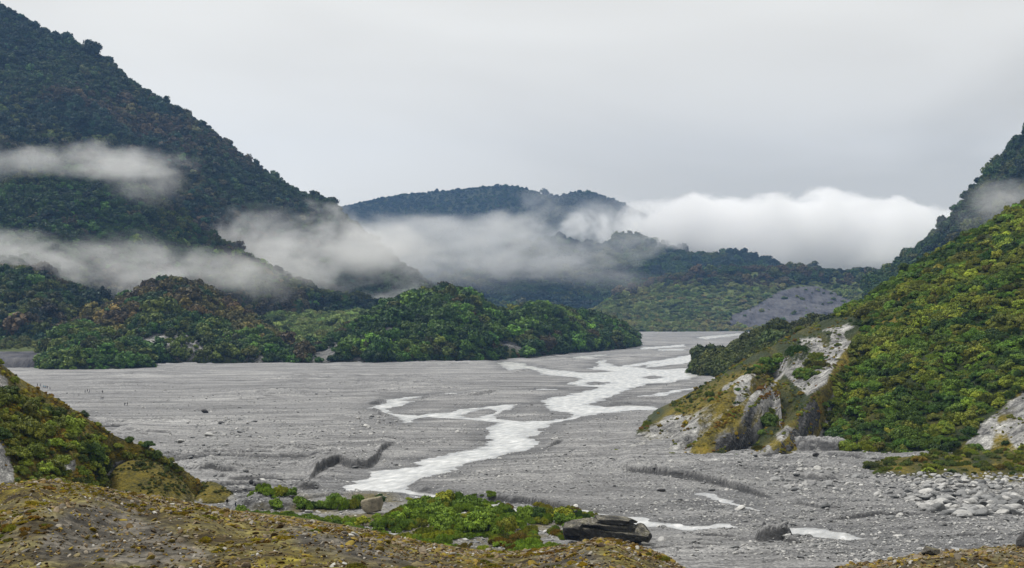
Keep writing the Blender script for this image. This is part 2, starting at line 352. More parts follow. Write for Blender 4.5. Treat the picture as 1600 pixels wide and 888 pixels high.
def gn_scatter(name, pts, scl, rot, col, coll, label=None, cat=None):
    """ONE uncountable mass: plants or pebbles on points"""
    o = mesh_np(name, pts, np.zeros((0, 3), np.int32), link=False); me = o.data
    def put(n, t, f, v): a = me.attributes.new(n, t, 'POINT'); a.data.foreach_set(f, np.asarray(v, np.float32).ravel())
    put('scl', 'FLOAT_VECTOR', 'vector', scl); put('rot', 'FLOAT_VECTOR', 'vector', rot); put('tcol', 'FLOAT_VECTOR', 'vector', col)
    a = me.attributes.new('idx', 'INT', 'POINT'); a.data.foreach_set('value', np.random.RandomState(len(pts)).randint(0, len(coll.objects), len(pts)).astype(np.int32))
    COL.objects.link(o); o.color = (0, 0, 0, 1)
    ng = bpy.data.node_groups.new(name, 'GeometryNodeTree'); n, l = ng.nodes, ng.links
    ng.interface.new_socket('Geometry', in_out='INPUT', socket_type='NodeSocketGeometry'); ng.interface.new_socket('Geometry', in_out='OUTPUT', socket_type='NodeSocketGeometry')
    gi = n.new('NodeGroupInput'); go = n.new('NodeGroupOutput'); m2p = n.new('GeometryNodeMeshToPoints'); ip = n.new('GeometryNodeInstanceOnPoints')
    ci = n.new('GeometryNodeCollectionInfo'); ci.inputs[0].default_value = coll; ci.inputs['Separate Children'].default_value = True; ci.inputs['Reset Children'].default_value = True
    ip.inputs['Pick Instance'].default_value = True
    def na(nm, t):
        q = n.new('GeometryNodeInputNamedAttribute'); q.data_type = t; q.inputs[0].default_value = nm; return [s for s in q.outputs if s.enabled][0]
    l.new(gi.outputs[0], m2p.inputs[0]); l.new(m2p.outputs[0], ip.inputs['Points']); l.new(ci.outputs[0], ip.inputs['Instance'])
    l.new(na('scl', 'FLOAT_VECTOR'), ip.inputs['Scale']); l.new(na('idx', 'INT'), ip.inputs['Instance Index'])
    er = n.new('FunctionNodeEulerToRotation'); l.new(na('rot', 'FLOAT_VECTOR'), er.inputs[0]); l.new(er.outputs[0], ip.inputs['Rotation'])
    l.new(ip.outputs[0], go.inputs[0])
    md = o.modifiers.new('scatter', 'NODES'); md.node_group = ng
    tag(o, label, cat, kind='stuff'); return o

def surf_sample(V, Fc, n, rs, keep=None):
    a, b, c = V[Fc[:, 0]], V[Fc[:, 1]], V[Fc[:, 2]]; d = V[Fc[:, 3]]
    ar = np.linalg.norm(np.cross(c - a, d - b), axis=1)
    if keep is not None: ar = ar * keep
    f = rs.choice(len(Fc), n, p=ar / ar.sum()); u = rs.rand(n, 1); v = rs.rand(n, 1)
    p = (a[f] * (1 - u) + b[f] * u) * (1 - v) + (d[f] * (1 - u) + c[f] * u) * v
    nr = np.cross(b[f] - a[f], d[f] - a[f]); nr /= np.linalg.norm(nr, axis=1, keepdims=True) + 1e-9
    return p, nr
def proj(p): return p[:, 0] / p[:, 1] * F + 800, HZ - (p[:, 2] - CH) / p[:, 1] * F

# ------------------------------------------------------------------ hills: ridge line and foot line in, relief between
class Hill:
    def __init__(s, name, cols, mat, prof=1.0, amp=0, sc=100, back=.5, nt=90, step=3.0, seed=0, base_z=0.0, rfun=None, lower=0, attrs=None, clampy=None, label=None):
        cols = np.array(cols, float); px = np.arange(cols[0, 0], cols[-1, 0] + .1, step)
        ry, rd, bd = (np.interp(px, cols[:, 0], cols[:, k]) for k in (1, 2, 3))
        bz = np.interp(px, cols[:, 0], cols[:, 4]) if cols.shape[1] > 4 else np.full(len(px), float(base_z))
        k = max(3, int(14 / step)); ker = np.hanning(k + 2)[1:-1]; ker /= ker.sum()
        sm = lambda a: np.convolve(np.pad(a, k, mode='edge'), ker, 'same')[k:-k]
        ry, rd, bd, bz = sm(ry), sm(rd), sm(bd), sm(bz)
        rz = CH - (ry + lower - HZ) / F * rd
        t = np.concatenate([np.linspace(0, 1, nt), 1 + np.linspace(0, 1, 24)[1:] ** 1.5])[:, None]
        tf = np.clip(t, 0, 1); tb = np.clip(t - 1, 0, 1)
        d = bd + (rd - bd) * tf + tb * back * rd
        z = bz + (rz - bz) * (tf ** prof) 
        z = z - (rz + 12 - np.minimum(bz, 0)) * (tb ** 1.4)
        d, z = np.broadcast_arrays(d, z); d = d.copy(); z = z.copy(); PX = np.broadcast_to(px, d.shape)
        X = (PX - 800) / F * d
        env = np.sin(np.clip(tf, 0, 1) * math.pi) ** .7 + .12 * (tf > .98)
        hs = np.clip((rz - bz) / 60, .05, 1)
        z += amp * env * hs * (ridged(X / sc, d / sc * .8, seed, 5, .55) - .62) * 2
        if rfun is not None: z += rfun(X, d, PX, z, t)
        if clampy is not None:
            yy = HZ - (z - CH) / d * F; lim = ry[None] + clampy * (1 - tf) * 3 - 1.0 * clampy * fbm(X / 3, d / 3, 99, 3) ; yy = np.where(t <= 1, np.maximum(yy, lim), yy); z = CH - (yy - HZ) / F * d
        z += np.where(t < .02, -1.5, 0)
        s.V = np.stack([X, d, z], -1).reshape(-1, 3); s.F = grid_faces(*d.shape)[:, ::-1]; s.t = np.broadcast_to(t, d.shape).ravel()
        spx, spy = proj(s.V); A = {k_: f(spx, spy, s.V) for k_, f in (attrs or {}).items()}
        s.A = A; s.o = mesh_np(name, s.V, s.F[:, ::-1], [mat], attrs=A); tag(s.o, label, None, kind='structure'); s.name = name
        s.F = s.F[:, ::-1]
    def sample(s, n, rs, mask=None, tmax=1.08):
        keep = (s.t[s.F[:, 0]] < tmax).astype(float); p, nr = surf_sample(s.V, s.F, n, rs, keep)
        if mask is not None:
            q = mask(*proj(p), p); sel = rs.rand(len(p)) < q; p, nr = p[sel], nr[sel]
        return p, nr
def inr(px, py, polys, soft=1):
    r = np.full(np.shape(px), 1e9)
    for q in polys: r = np.minimum(r, polysd(px, py, q))
    return ss(soft, -soft, r)

G1, G2, G3, G4, G5 = (.024, .06, .010), (.06, .078, .012), (.12, .15, .02), (.066, .052, .022), (.010, .03, .020)
def tint(p, rs, pal, wts, sc=60, seed=3, var=.25):
    """which kind of plant grows where: patches of kinds with single strangers among them"""
    pal = np.array(pal); k = len(pal); v = np.stack([fbm(p[:, 0] / sc + 13 * i, (p[:, 1] + p[:, 2]) / sc, seed + i * 5, 3) for i in range(k)], 1) + rs.normal(size=(len(p), k)) * .15 + np.log(np.array(wts)) * .35
    c = pal[v.argmax(1)]; return c * np.exp(rs.normal(size=(len(p), 1)) * var) * (1 + rs.normal(size=(len(p), 3)) * .06)
INDIV = {'tree': [], 'shrub': []}        # candidates that show large enough to stand on their own
def plant(h, kind, n, size, pal, wts, rs, mask=None, cname=None, label='', cat='forest', sink=.25, elong=(1, 1.25), indiv=None, sc=60, coll=None, tmax=1.08, var=.25):
    p, nr = h.sample(n, rs, mask, tmax)
    s = size * np.exp(rs.normal(size=len(p)) * .38); col = tint(p, rs, pal, wts, sc, var=var)
    S = np.stack([s, s, s * rs.uniform(*elong, len(p))], 1); rot = np.stack([rs.normal(size=len(p)) * .22, rs.normal(size=len(p)) * .22, rs.rand(len(p)) * 6.28], 1); S[:, 0] *= rs.uniform(.75, 1.25, len(p)); S[:, 1] *= rs.uniform(.75, 1.25, len(p))
    p = p - np.array([0, 0, 1]) * (sink * s)[:, None]
    if indiv:
        vis = nr[:, 1] < .1                       # slopes turned to the valley
        app = np.where(vis, s / p[:, 1], 0) 
        for i in np.argsort(-app)[:indiv[2]]: INDIV[indiv[0]].append((app[i], i, h, p[i], S[i], rot[i], col[i], indiv[1], kind))
        keep = np.ones(len(p), bool); keep[np.argsort(-app)[:indiv[2]]] = False
        p, S, rot, col = p[keep], S[keep], rot[keep], col[keep]
    if len(p): gn_scatter(cname, p, S, rot, col, coll or (C_TREE if kind == 'tree' else C_SHRUB), label, cat)

HAZE, MISTS = 4.4e-5, True
# ------------------------------------------------------------------ river bed and water
def zc(pts, ox=500, oy=540, k=2.6667): return [(ox + x / k, oy + y / k) for x, y in pts]
RIVER = [
 zc([(60,597),(150,555),(250,515),(380,490),(500,462),(600,435),(690,412),(706,392),(690,370),(718,345),(738,325),(700,312),(620,303),(540,298),(450,293),(400,305),(360,320),(345,303),(290,290),(262,272),(210,258),(255,248),(300,226),(350,210),(432,207),(372,224),(365,240),(268,262),(310,285),(380,288),(440,280),(540,274),(620,262),(700,255),(760,246),(866,241),(805,252),(765,272),(737,288),(762,303),(840,310),(940,308),(1020,300),(1062,287),(1000,272),(945,262),(932,242),(936,222),(1000,210),(1100,192),(1172,172),(1240,150),(1300,150),(1350,165),(1280,180),(1262,192),(1200,212),(1150,235),(1100,246),(1180,252),(1300,246),(1415,250),(1400,262),(1260,274),(1180,282),(1110,292),(1000,312),(930,332),(880,360),(872,378),(900,400),(886,420),(780,442),(680,470),(600,500),(500,530),(400,560),(352,588),(372,600),(450,613),(560,633),(700,652),(800,666),(885,678),(885,690),(760,678),(640,660),(520,640),(420,622),(330,613),(200,612),(110,614)]),
 zc([(1172,172),(1110,168),(1050,160),(1012,160),(1050,150),(1088,135),(1000,124),(925,118),(900,102),(820,97),(790,103),(736,74),(770,64),(845,72),(862,84),(950,95),(1020,105),(1100,112),(1160,112),(1222,107),(1160,97),(1110,95),(1150,85),(1165,62),(1200,58),(1192,72),(1252,87),(1300,75),(1400,62),(1540,38),(1660,20),(1660,42),(1500,65),(1380,76),(1300,87),(1380,98),(1500,98),(1640,112),(1600,122),(1530,135),(1480,150),(1350,162),(1290,172),(1240,175)]),
 zc([(1280,215),(1350,208),(1430,195),(1480,182),(1600,164),(1610,170),(1500,190),(1430,205),(1350,215)]),
 zc([(1045,48),(1110,40),(1190,36),(1195,41),(1130,45),(1160,52),(1100,54)]),
 zc([(480,200),(550,196),(555,200),(490,204)]),
 zc([(1410,16),(1520,15),(1530,19),(1410,20)]),
 zc([(905,178),(965,176),(970,181),(910,182)]),
 [(915,802),(1000,811),(1080,817),(1150,820),(1145,825),(1075,823),(1000,822),(920,812)],
 [(885,795),(930,803),(930,812),(880,800)],
 [(1225,826),(1262,829),(1300,832),(1330,837),(1372,842),(1352,848),(1300,842),(1270,838),(1230,835)],
 [(1480,849),(1530,851),(1600,858),(1640,866),(1530,862),(1490,857)],
 [(1095,765),(1125,775),(1165,790),(1180,798),(1160,793),(1120,781),(1092,770)],
 [(1010,570),(1090,557),(1130,547),(1180,535),(1185,540),(1120,556),(1080,566),(1012,574)],
 [(1000,543),(1070,538),(1072,541),(1002,546)], [(1085,527),(1150,521),(1190,517),(1190,520),(1100,530)],
 [(980,582),(1040,577),(1100,573),(1110,580),(1050,584),(985,586)],
]
ISLES = [zc([(1345,128),(1390,123),(1440,130),(1400,138),(1350,135)]), zc([(1098,155),(1150,149),(1215,153),(1170,162),(1110,162)]),
         zc([(598,282),(640,266),(700,262),(722,272),(700,288),(650,296),(610,294)])]
W_ = lambda poly: [((x - 800) / F * gd(y), gd(y)) for x, y in poly]
def water_sd(X, Y, px, py):
    best = np.full(X.shape, 1e3); m = np.zeros(X.shape, bool); wob = None
    xw = X + 5 * fbm(X / 14, Y / 14, 5, 3) + 1.5 * fbm(X / 4, Y / 4, 6, 2); yw = Y + 9 * fbm(X / 18 + 9, Y / 18, 8, 3) + 2 * fbm(X / 5, Y / 5, 9, 2)
    for q in RIVER + ISLES:
        w_ = np.array(W_(q)); x0, y0 = w_.min(0) - 45; x1, y1 = w_.max(0) + 45
        s = (X > x0) & (X < x1) & (Y > y0) & (Y < y1)
        if not s.any(): continue
        a, b = xw[s], yw[s]; ins = inpoly(a, b, w_); d = pdist(a, b, w_); sd_ = np.where(ins, -d, d)
        if any(q is i for i in ISLES): best[s] = np.maximum(best[s], -sd_)
        else: best[s] = np.minimum(best[s], sd_)
    return best
# cut banks: foot polyline in the picture, height (m), length of the rise that falls away behind, sharpness
BANKS = [([(483,752),(495,738),(512,730),(530,727),(548,732),(575,731),(588,722),(596,706),(610,698),(624,692)], 2.7, 60, 1.8),
 ([(628,768),(650,770),(700,777),(760,784),(800,788),(870,795),(905,800),(940,805)], 1.7, 45, 1.3), ([(852,703),(862,697),(880,690)], 1.2, 25, 1), ([(575,634),(592,646),(606,655)], 1.4, 25, 1),
 ([(972,728),(982,738),(1000,742),(1030,746),(1080,748),(1110,756),(1140,762),(1185,775),(1230,786)], 2.1, 60, 1.5),
 ([(940,636),(975,633),(1036,636)], 1.6, 50, 1.5), ([(725,618),(745,617),(762,614),(785,611)], 1.6, 40, 1.5), ([(665,619),(722,619)], .7, 30, 1.5),
 ([(572,633),(590,630),(604,628)], 1.5, 40, 1.5), ([(300,741),(330,739),(350,741),(386,740)], 1.5, 22, 1.5), ([(1235,787),(1262,791),(1290,797),(1320,800)], .8, 35, 1.5),
 ([(1080,838),(1110,836),(1150,840),(1165,850)], .7, 20, 1), ([(800,583),(835,577),(860,572)], 1.4, 60, 3), ([(390,620),(450,617),(510,613)], .9, 50, 3), ([(450,590),(520,585)], .7, 50, 3),
 ([(600,660),(612,664),(622,676)], 1.0, 25, 1.5), ([(870,690),(940,686),(960,682)], .5, 30, 4), ([(1290,810),(1330,806),(1380,812)], .4, 15, 2), ([(395,790),(520,776),(600,780),(660,776)], .8, 20, 2),
 ([(330,665),(370,668),(398,664)], .6, 25, 2), ([(295,612),(340,610),(380,606)], .6, 50, 3), ([(640,598),(720,592),(800,590)], .7, 60, 3)]
HUMPS = [(1212, 843, 4.2, 4.6, 3.4), (1237, 850, 1.6, 2, 1.3), (1276, 706, 14, 9, 4.0), (1275, 752, 8, 6, 1.6), (475, 763, 5, 5, 1.6), (462, 705, 8, 12, 1.4), (320, 641, 6, 8, 1.2), (1010, 748, 9, 8, .5),
         (350, 690, 22, 12, .8), (428, 790, 10, 9, 2.0), (505, 645, 20, 30, .5), (960, 765, 25, 10, .3)]
def bed_z(X, Y, sd=None):
    px = X / Y * F + 800; py = HZ + CH * F / Y
    z = .5 * fbm(X / 90, Y / 130, 1, 4) + .22 * fbm(X / 12, Y / 16, 2, 4) + .09 * fbm(X / 2.2, Y / 2.6, 3, 3)
    # shallow abandoned channels: little steps running along the flow
    u = (X * .95 + Y * .12) / 95; v = (Y - X * .25) / 48
    q = fbm(u, v, 11, 4, .5) * 3.2; fr = q - np.floor(q); z += 1.5 * (ss(0, .12, fr) - fr) * ss(-.05, .3, fbm(X / 90, Y / 140, 12, 3))
    q = fbm(u * 3 + 5, v * 2.4, 14, 3) * 3; fr = q - np.floor(q); z += .5 * (ss(0, .15, fr) - fr) * ss(-.1, .25, fbm(X / 60, Y / 110, 19, 3))
    if sd is not None: z = WL + .15 + np.maximum(z - WL, 0.0) * ss(0, 30, sd) * 1.0 + (z < WL) * 0.0
    for line, hgt, ln, sh in BANKS:
        l = np.array(W_(line)); lx = np.array([p_[0] for p_ in line], float)
        D = np.interp(px, lx, l[:, 1]) + 6 * fbm(X / 15, Y / 60, int(lx[0]), 3) + .8 * fbm(X / 4, Y / 12, int(lx[0]) + 1, 2); s = Y - D
        end = ss(0, 22, px - lx[0] + 6) * ss(0, .3 * (lx[-1] - lx[0]) + 10, lx[-1] - px + 6)
        z += hgt * end * ss(0, sh, s) * np.exp(-np.maximum(s, 0) / ln) - hgt * .25 * end * np.exp(-np.abs(s + 3) / 4) * (s < 0)
    for hx, hy, rx, ry, hh in HUMPS:
        d_ = gd(hy); x_ = (hx - 800) / F * d_; r = ((X - x_) / rx) ** 2 + ((Y - d_) / ry) ** 2 + .35 * fbm(X / 3, Y / 3, int(hx), 3)
        z += hh * ss(1.2, .25, r) * (1 + .3 * fbm(X / 1.5, Y / 1.5, 77, 3))
    return z
WL = -.4
PXS = np.arange(-420, 2020, 1.7); PYS = np.concatenate([[481.2, 483, 486, 490, 494, 498], np.arange(500, 590, .85), np.arange(590, 860, .5), np.arange(860, 980, 1.2)])[::-1]
Yg = CH * F / (PYS - HZ); Xg = (PXS[None] - 800) / F * Yg[:, None]; Yg = np.broadcast_to(Yg[:, None], Xg.shape).copy(); pxg = np.broadcast_to(PXS[None], Xg.shape); pyg = np.broadcast_to(PYS[:, None], Xg.shape)
sdw = water_sd(Xg, Yg, pxg, pyg)
Zg = bed_z(Xg, Yg, sdw)
edge = ss(0, 5, sdw); Zg = np.where(sdw > 0, WL + .12 * ss(0, 1.2, sdw) + (Zg - WL - .12) * ss(.3, 4.0, sdw), WL - .9 * ss(0, -3, sdw))
Zg = np.where((sdw > 4) & (Zg < WL + .1), WL + .1, Zg)
slp = np.zeros_like(Zg); slp[:-1] = (Zg[1:] - Zg[:-1]) / (Yg[1:] - Yg[:-1]); cut = ss(.32, .75, slp + .12 * fbm(Xg / 5, Yg / 5, 58, 3)) * .8  # slopes turned to the camera, where bank shade is painted into the gravel
warm = np.clip(inr(pxg, pyg, [[(380,800),(440,775),(600,770),(640,790),(930,800),(1010,850),(900,900),(520,900),(420,830)]], 12) * (.35 + fbm(Xg / 12, Yg / 12, 55, 3)) * 1.6, 0, 1)
GROUND_V = np.stack([Xg, Yg, Zg], -1).reshape(-1, 3); GF = grid_faces(*Xg.shape)
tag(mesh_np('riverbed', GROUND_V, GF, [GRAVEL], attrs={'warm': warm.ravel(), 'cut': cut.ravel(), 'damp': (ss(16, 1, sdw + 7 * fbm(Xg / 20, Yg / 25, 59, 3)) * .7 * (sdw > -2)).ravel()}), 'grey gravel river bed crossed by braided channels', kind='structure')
keepf = (sdw.ravel()[GF] < 3.5).any(1); used = np.unique(GF[keepf]); rm = np.full(len(GROUND_V), -1); rm[used] = np.arange(len(used))
wv = GROUND_V[used].copy(); wv[:, 2] = WL + .05 * fbm(wv[:, 0] / 3, wv[:, 1] / 3, 4, 2)
tag(mesh_np('river', wv, rm[GF[keepf]], [WATER], attrs={'shal': ss(-5, .5, sdw.ravel()[used] + 2.5 * fbm(wv[:, 0] / 5, wv[:, 1] / 9, 66, 3))}), 'pale milky glacial river in braided channels', kind='structure')
def bedz(x, y):
    x = np.atleast_1d(np.asarray(x, float)); y = np.atleast_1d(np.asarray(y, float)); s = water_sd(x, y, None, None); z = bed_z(x, y, s)
    return np.where(s > 0, np.maximum(WL + .12 * ss(0, 1.2, s) + (z - WL - .12) * ss(.3, 4, s), WL), WL)
# pebbles over the bed
rs = np.random.RandomState(4)
def pebbles(name, n, pyr, size, dens, label, power=1.0):
    py = rs.uniform(*pyr, n); px = rs.uniform(-40, 1640, n); Y = gd(py); X = (px - 800) / F * Y
    dn = dens(px, py, X, Y); s_ = water_sd(X, Y, None, None); k = (rs.rand(n) < dn) & (s_ > 1); X, Y = X[k], Y[k]
    s = size * np.exp(rs.normal(size=len(X)) * .5); z = bedz(X, Y) + .1 * s
    gn_scatter(name, np.stack([X, Y, z], 1), np.stack([s * rs.uniform(.8, 1.4, len(s)), s, s * .8], 1), rs.rand(len(s), 3) * [.4, .4, 6.28], np.zeros((len(s), 3)), C_GREY, label, 'gravel')
clus = lambda X, Y, sc, lo, hi, sd_: ss(lo, hi, fbm(X / sc, Y / sc, sd_, 3))
pebbles('gravel', 70000, (600, 880), .2, lambda px, py, X, Y: .25 + .75 * clus(X, Y, 22, -.05, .3, 61) + inr(px, py, [[(1180,700),(1340,720),(1600,780),(1600,880),(1200,830),(1000,770),(960,750)]], 30), 'loose grey cobbles strewn over the river bed')
pebbles('gravel', 11000, (590, 830), .55, lambda px, py, X, Y: .05 * clus(X, Y, 30, .1, .35, 63) + inr(px, py, [[(540,650),(600,640),(640,665),(600,690),(540,690)], [(330,655),(400,650),(420,680),(340,690)], [(1180,720),(1340,740),(1450,790),(1200,770)]], 10) * .8 + .25 * inr(px, py, [[(240,640),(420,640),(520,690),(300,720)]], 20), 'larger stones heaped between the channels')

# ------------------------------------------------------------------ far hills and mountains
H = {}
NOAT = {}
H['B1'] = Hill('hills', [(500,345,6900,5600),(530,322,6900,5600),(600,307,6800,5500),(640,301,6800,5500),(700,296,6700,5500),(740,292,6700,5500),(780,288,6600,5500),(810,289,6600,5500),(850,301,6600,5500),(870,304,6500,5500),(900,298,6500,5400),(925,300,6500,5400),(960,312,6500,5400),(1000,330,6500,5400),(1080,365,6600,5500),(1200,410,6700,5600),(1500,440,6700,5600),(1900,450,6700,5600)], SOIL, amp=70, sc=500, step=3, nt=60, seed=3, lower=3)
H['M2'] = Hill('hills', [(760,420,4900,4450),(800,385,4900,4450),(845,378,4900,4450),(862,373,4900,4450),(880,372,4900,4450),(905,380,4900,4450),(940,384,4900,4450),(965,370,4900,4450),(985,365,4900,4450),(1010,372,4900,4450),(1040,382,4900,4450),(1090,405,4900,4450),(1130,430,4900,4450)], SOIL, amp=20, sc=200, step=3, nt=40, seed=5, lower=4)
H['M1'] = Hill('hills', [(560,470,4050,3550),(640,445,4150,3600),(740,432,4250,3650),(820,418,4250,3650),(900,408,4350,3750),(950,402,4350,3750),(1000,398,4350,3750),(1060,397,4450,3850),(1110,402,4450,3850),(1150,395,4450,3850),(1190,405,4450,3850),(1230,420,4450,3850),(1290,432,4450,3850)], SOIL, prof=.8, amp=35, sc=260, step=2.5, nt=60, seed=7, lower=3)
H['T1'] = Hill('hills', [(880,510,3300,2700),(930,482,3300,2700),(960,462,3400,2750),(990,447,3500,2800),(1030,438,3500,2850),(1080,428,3500,2880),(1150,422,3500,2900),(1240,422,3500,2900),(1300,427,3500,2900),(1370,427,3500,2900),(1420,430,3500,2900),(1500,440,3500,2900),(1700,450,3500,2900)], SCARP, prof=1.5, amp=10, sc=150, step=2, nt=80, seed=9, lower=3,
   attrs={'rock': lambda px, py, V: inr(px, py, [[(1138,512),(1142,492),(1172,482),(1200,466),(1215,456),(1245,448),(1275,447),(1300,455),(1330,470),(1330,500),(1250,508),(1200,512)]], 5)},
   rfun=lambda X, Y, px, z, t: np.where((t < .9) & (px > 1120), 1, 0) * 0 + 26 * inr(px, np.broadcast_to(HZ - (z - CH) / Y * F, px.shape), [[(1140,498),(1172,484),(1210,456),(1245,448),(1275,447),(1310,458),(1360,480),(1360,440),(1140,440)]], 10) * ss(1, .6, t) * 0)
H['L1'] = Hill('mountain', [(-420,-330,2700,1600),(-300,-240,2700,1650),(-160,-130,2700,1700),(0,8,2650,1750),(40,32,2650,1780),(60,44,2650,1780),(100,62,2650,1790),(130,80,2650,1800),(165,98,2640,1800),(200,127,2640,1820),(235,148,2640,1820),(260,162,2640,1850),(300,187,2620,1850),(320,199,2620,1880),(350,222,2600,1900),(380,249,2600,1900),(410,268,2600,1930),(440,289,2600,1950),(470,303,2600,1950),(500,309,2600,2000),(515,318,2600,2000),(540,344,2600,2050),(585,378,2600,2100),(640,430,2550,2150),(720,475,2500,2200)], SOIL, prof=1.1, amp=75, sc=330, step=3, nt=110, seed=11, lower=4)
H['L2'] = Hill('mountain', [(-420,240,2000,1450),(-300,262,2000,1500),(-100,270,2000,1600),(-40,290,2000,1620),(0,292,2000,1620),(40,268,2050,1620),(80,258,2050,1620),(130,262,2050,1620),(180,274,2050,1640),(230,298,2050,1650),(265,325,2050,1660),(300,355,2050,1680),(340,378,2050,1700),(390,405,2050,1720),(430,432,2050,1750),(480,450,2050,1800),(540,465,2050,1850),(620,478,2100,1900),(700,486,2100,1950)], SOIL, prof=1.0, amp=45, sc=210, step=3, nt=90, seed=13, lower=5)
H['L3'] = Hill('hills', [(-420,380,1700,1250),(-120,392,1700,1350),(-40,402,1700,1380),(0,406,1700,1400),(40,402,1700,1400),(70,414,1700,1400),(100,440,1700,1400),(140,462,1700,1400),(180,475,1680,1400),(230,482,1680,1400),(320,490,1680,1400)], SOIL, prof=.8, amp=22, sc=110, step=2.5, nt=60, seed=17, lower=10)
H['L4'] = Hill('hills', [(130,500,1450,1300),(160,484,1480,1290),(190,468,1500,1290),(215,456,1520,1290),(240,444,1530,1290),(262,439,1530,1290),(295,438,1530,1300),(318,446,1530,1300),(345,470,1520,1310),(370,486,1500,1310),(400,502,1480,1320),(430,522,1450,1320),(455,540,1420,1330)], SOIL, prof=.75, amp=12, sc=70, step=2, nt=60, seed=19, lower=13)
H['L6'] = Hill('terrace', [(380,520,1700,1350),(410,497,1900,1350),(450,493,2000,1350),(520,492,2000,1350),(580,492,2000,1350),(640,490,2000,1350)], SCARP, prof=1.0, amp=3, sc=50, step=3, nt=50, seed=21, lower=0, attrs={'rock': lambda px, py, V: np.zeros(len(px))})
H['L0'] = Hill('terrace', [(-300,532,1420,1150),(-40,534,1420,1160),(40,536,1420,1170),(70,536,1420,1180),(100,538,1420,1200),(130,545,1420,1230)], SCARP, prof=.22, amp=2, sc=30, step=2, nt=60, seed=22, lower=0,
   attrs={'rock': lambda px, py, V: ss(546, 552, py)})
H['LA'] = Hill('knoll', [(62,572,1200,1150),(75,545,1215,1140),(92,522,1235,1140),(112,508,1250,1135),(132,504,1255,1135),(152,512,1250,1135),(175,527,1240,1140),(200,542,1225,1145),(220,556,1210,1155),(238,574,1190,1165)], SOIL, prof=.6, amp=7, sc=40, step=1.5, nt=50, seed=23, lower=12)
H['LB'] = Hill('knoll', [(150,560,1330,1270),(175,540,1340,1265),(200,512,1350,1260),(220,490,1355,1260),(245,483,1360,1258),(275,486,1360,1255),(300,490,1360,1255),(325,498,1355,1255),(350,515,1345,1260),(375,535,1335,1265),(400,560,1320,1280)], ROCKVEG, prof=.5, amp=7, sc=45, step=1.5, nt=50, seed=25, lower=12,
   attrs={'rock': lambda px, py, V: .75 * inr(px, py, [[(215,530),(250,515),(290,520),(330,540),(330,552),(250,556),(215,552)], [(170,550),(330,552),(330,566),(170,566)]], 6), 'yel': lambda px, py, V: np.full(len(px), .1)})
H['LC'] = Hill('knoll', [(300,562,1310,1290),(325,540,1335,1280),(350,524,1350,1275),(375,519,1355,1275),(400,518,1355,1275),(425,530,1345,1275),(450,545,1330,1280),(470,562,1305,1285)], ROCKVEG, prof=.5, amp=5, sc=35, step=1.5, nt=40, seed=27, lower=12,
   attrs={'rock': lambda px, py, V: .7 * inr(px, py, [[(320,555),(450,553),(470,570),(300,570)]], 4), 'yel': lambda px, py, V: np.full(len(px), .1)})
ISLE_ROCK = [[(483,568),(480,548),(500,535),(530,520),(552,512),(556,520),(535,540),(520,568)], [(595,505),(610,500),(632,510),(630,530),(610,540),(598,522)], [(545,566),(550,552),(562,548),(572,566)],
             [(770,525),(800,520),(835,540),(850,556),(820,552),(780,542)], [(852,505),(868,500),(874,545),(860,548)]]
H['I1'] = Hill('knoll', [(446,568,1290,1270),(462,552,1330,1262),(480,538,1370,1262),(505,528,1400,1264),(530,516,1430,1265),(560,502,1450,1266),(590,484,1470,1270),(610,474,1480,1272),(640,464,1500,1280),(670,452,1510,1290),(700,448,1520,1300),(730,452,1540,1310),(745,463,1550,1320),(765,478,1560,1330),(790,483,1580,1350),(810,480,1600,1370),(835,472,1640,1400),(860,474,1680,1470),(890,479,1700,1540),(920,487,1740,1580),(945,493,1780,1620),(965,498,1820,1680),(985,516,1850,1760),(998,536,1870,1830)], ROCKVEG, prof=.55, amp=20, sc=80, step=1.4, nt=110, seed=29, lower=14,
   attrs={'rock': lambda px, py, V: .85 * inr(px, py, ISLE_ROCK, 9), 'dark_and_shade': lambda px, py, V: .6 + 0 * px, 'yel': lambda px, py, V: np.full(len(px), .15)})
H['R1'] = Hill('mountain', [(1350,440,2500,2100),(1385,424,2480,2050),(1410,406,2460,2000),(1440,382,2420,1950),(1465,360,2400,1900),(1480,346,2400,1900),(1500,325,2380,1850),(1520,302,2360,1850),(1545,272,2350,1800),(1570,244,2340,1800),(1600,205,2320,1750),(1660,130,2300,1700),(1760,0,2250,1600),(1900,-190,2200,1500),(2020,-300,2200,1500)], SOIL, prof=1.05, amp=60, sc=260, step=2.5, nt=90, seed=31, lower=7)
H['R3'] = Hill('hills', [(1085,581,1110,1095),(1110,566,1120,1030),(1140,556,1130,1000),(1165,545,1140,960),(1200,518,1150,920),(1240,512,1150,900),(1290,505,1150,900),(1340,500,1150,900),(1400,500,1150,900)], SOIL, prof=.8, amp=8, sc=50, step=2, nt=40, seed=33, lower=5)

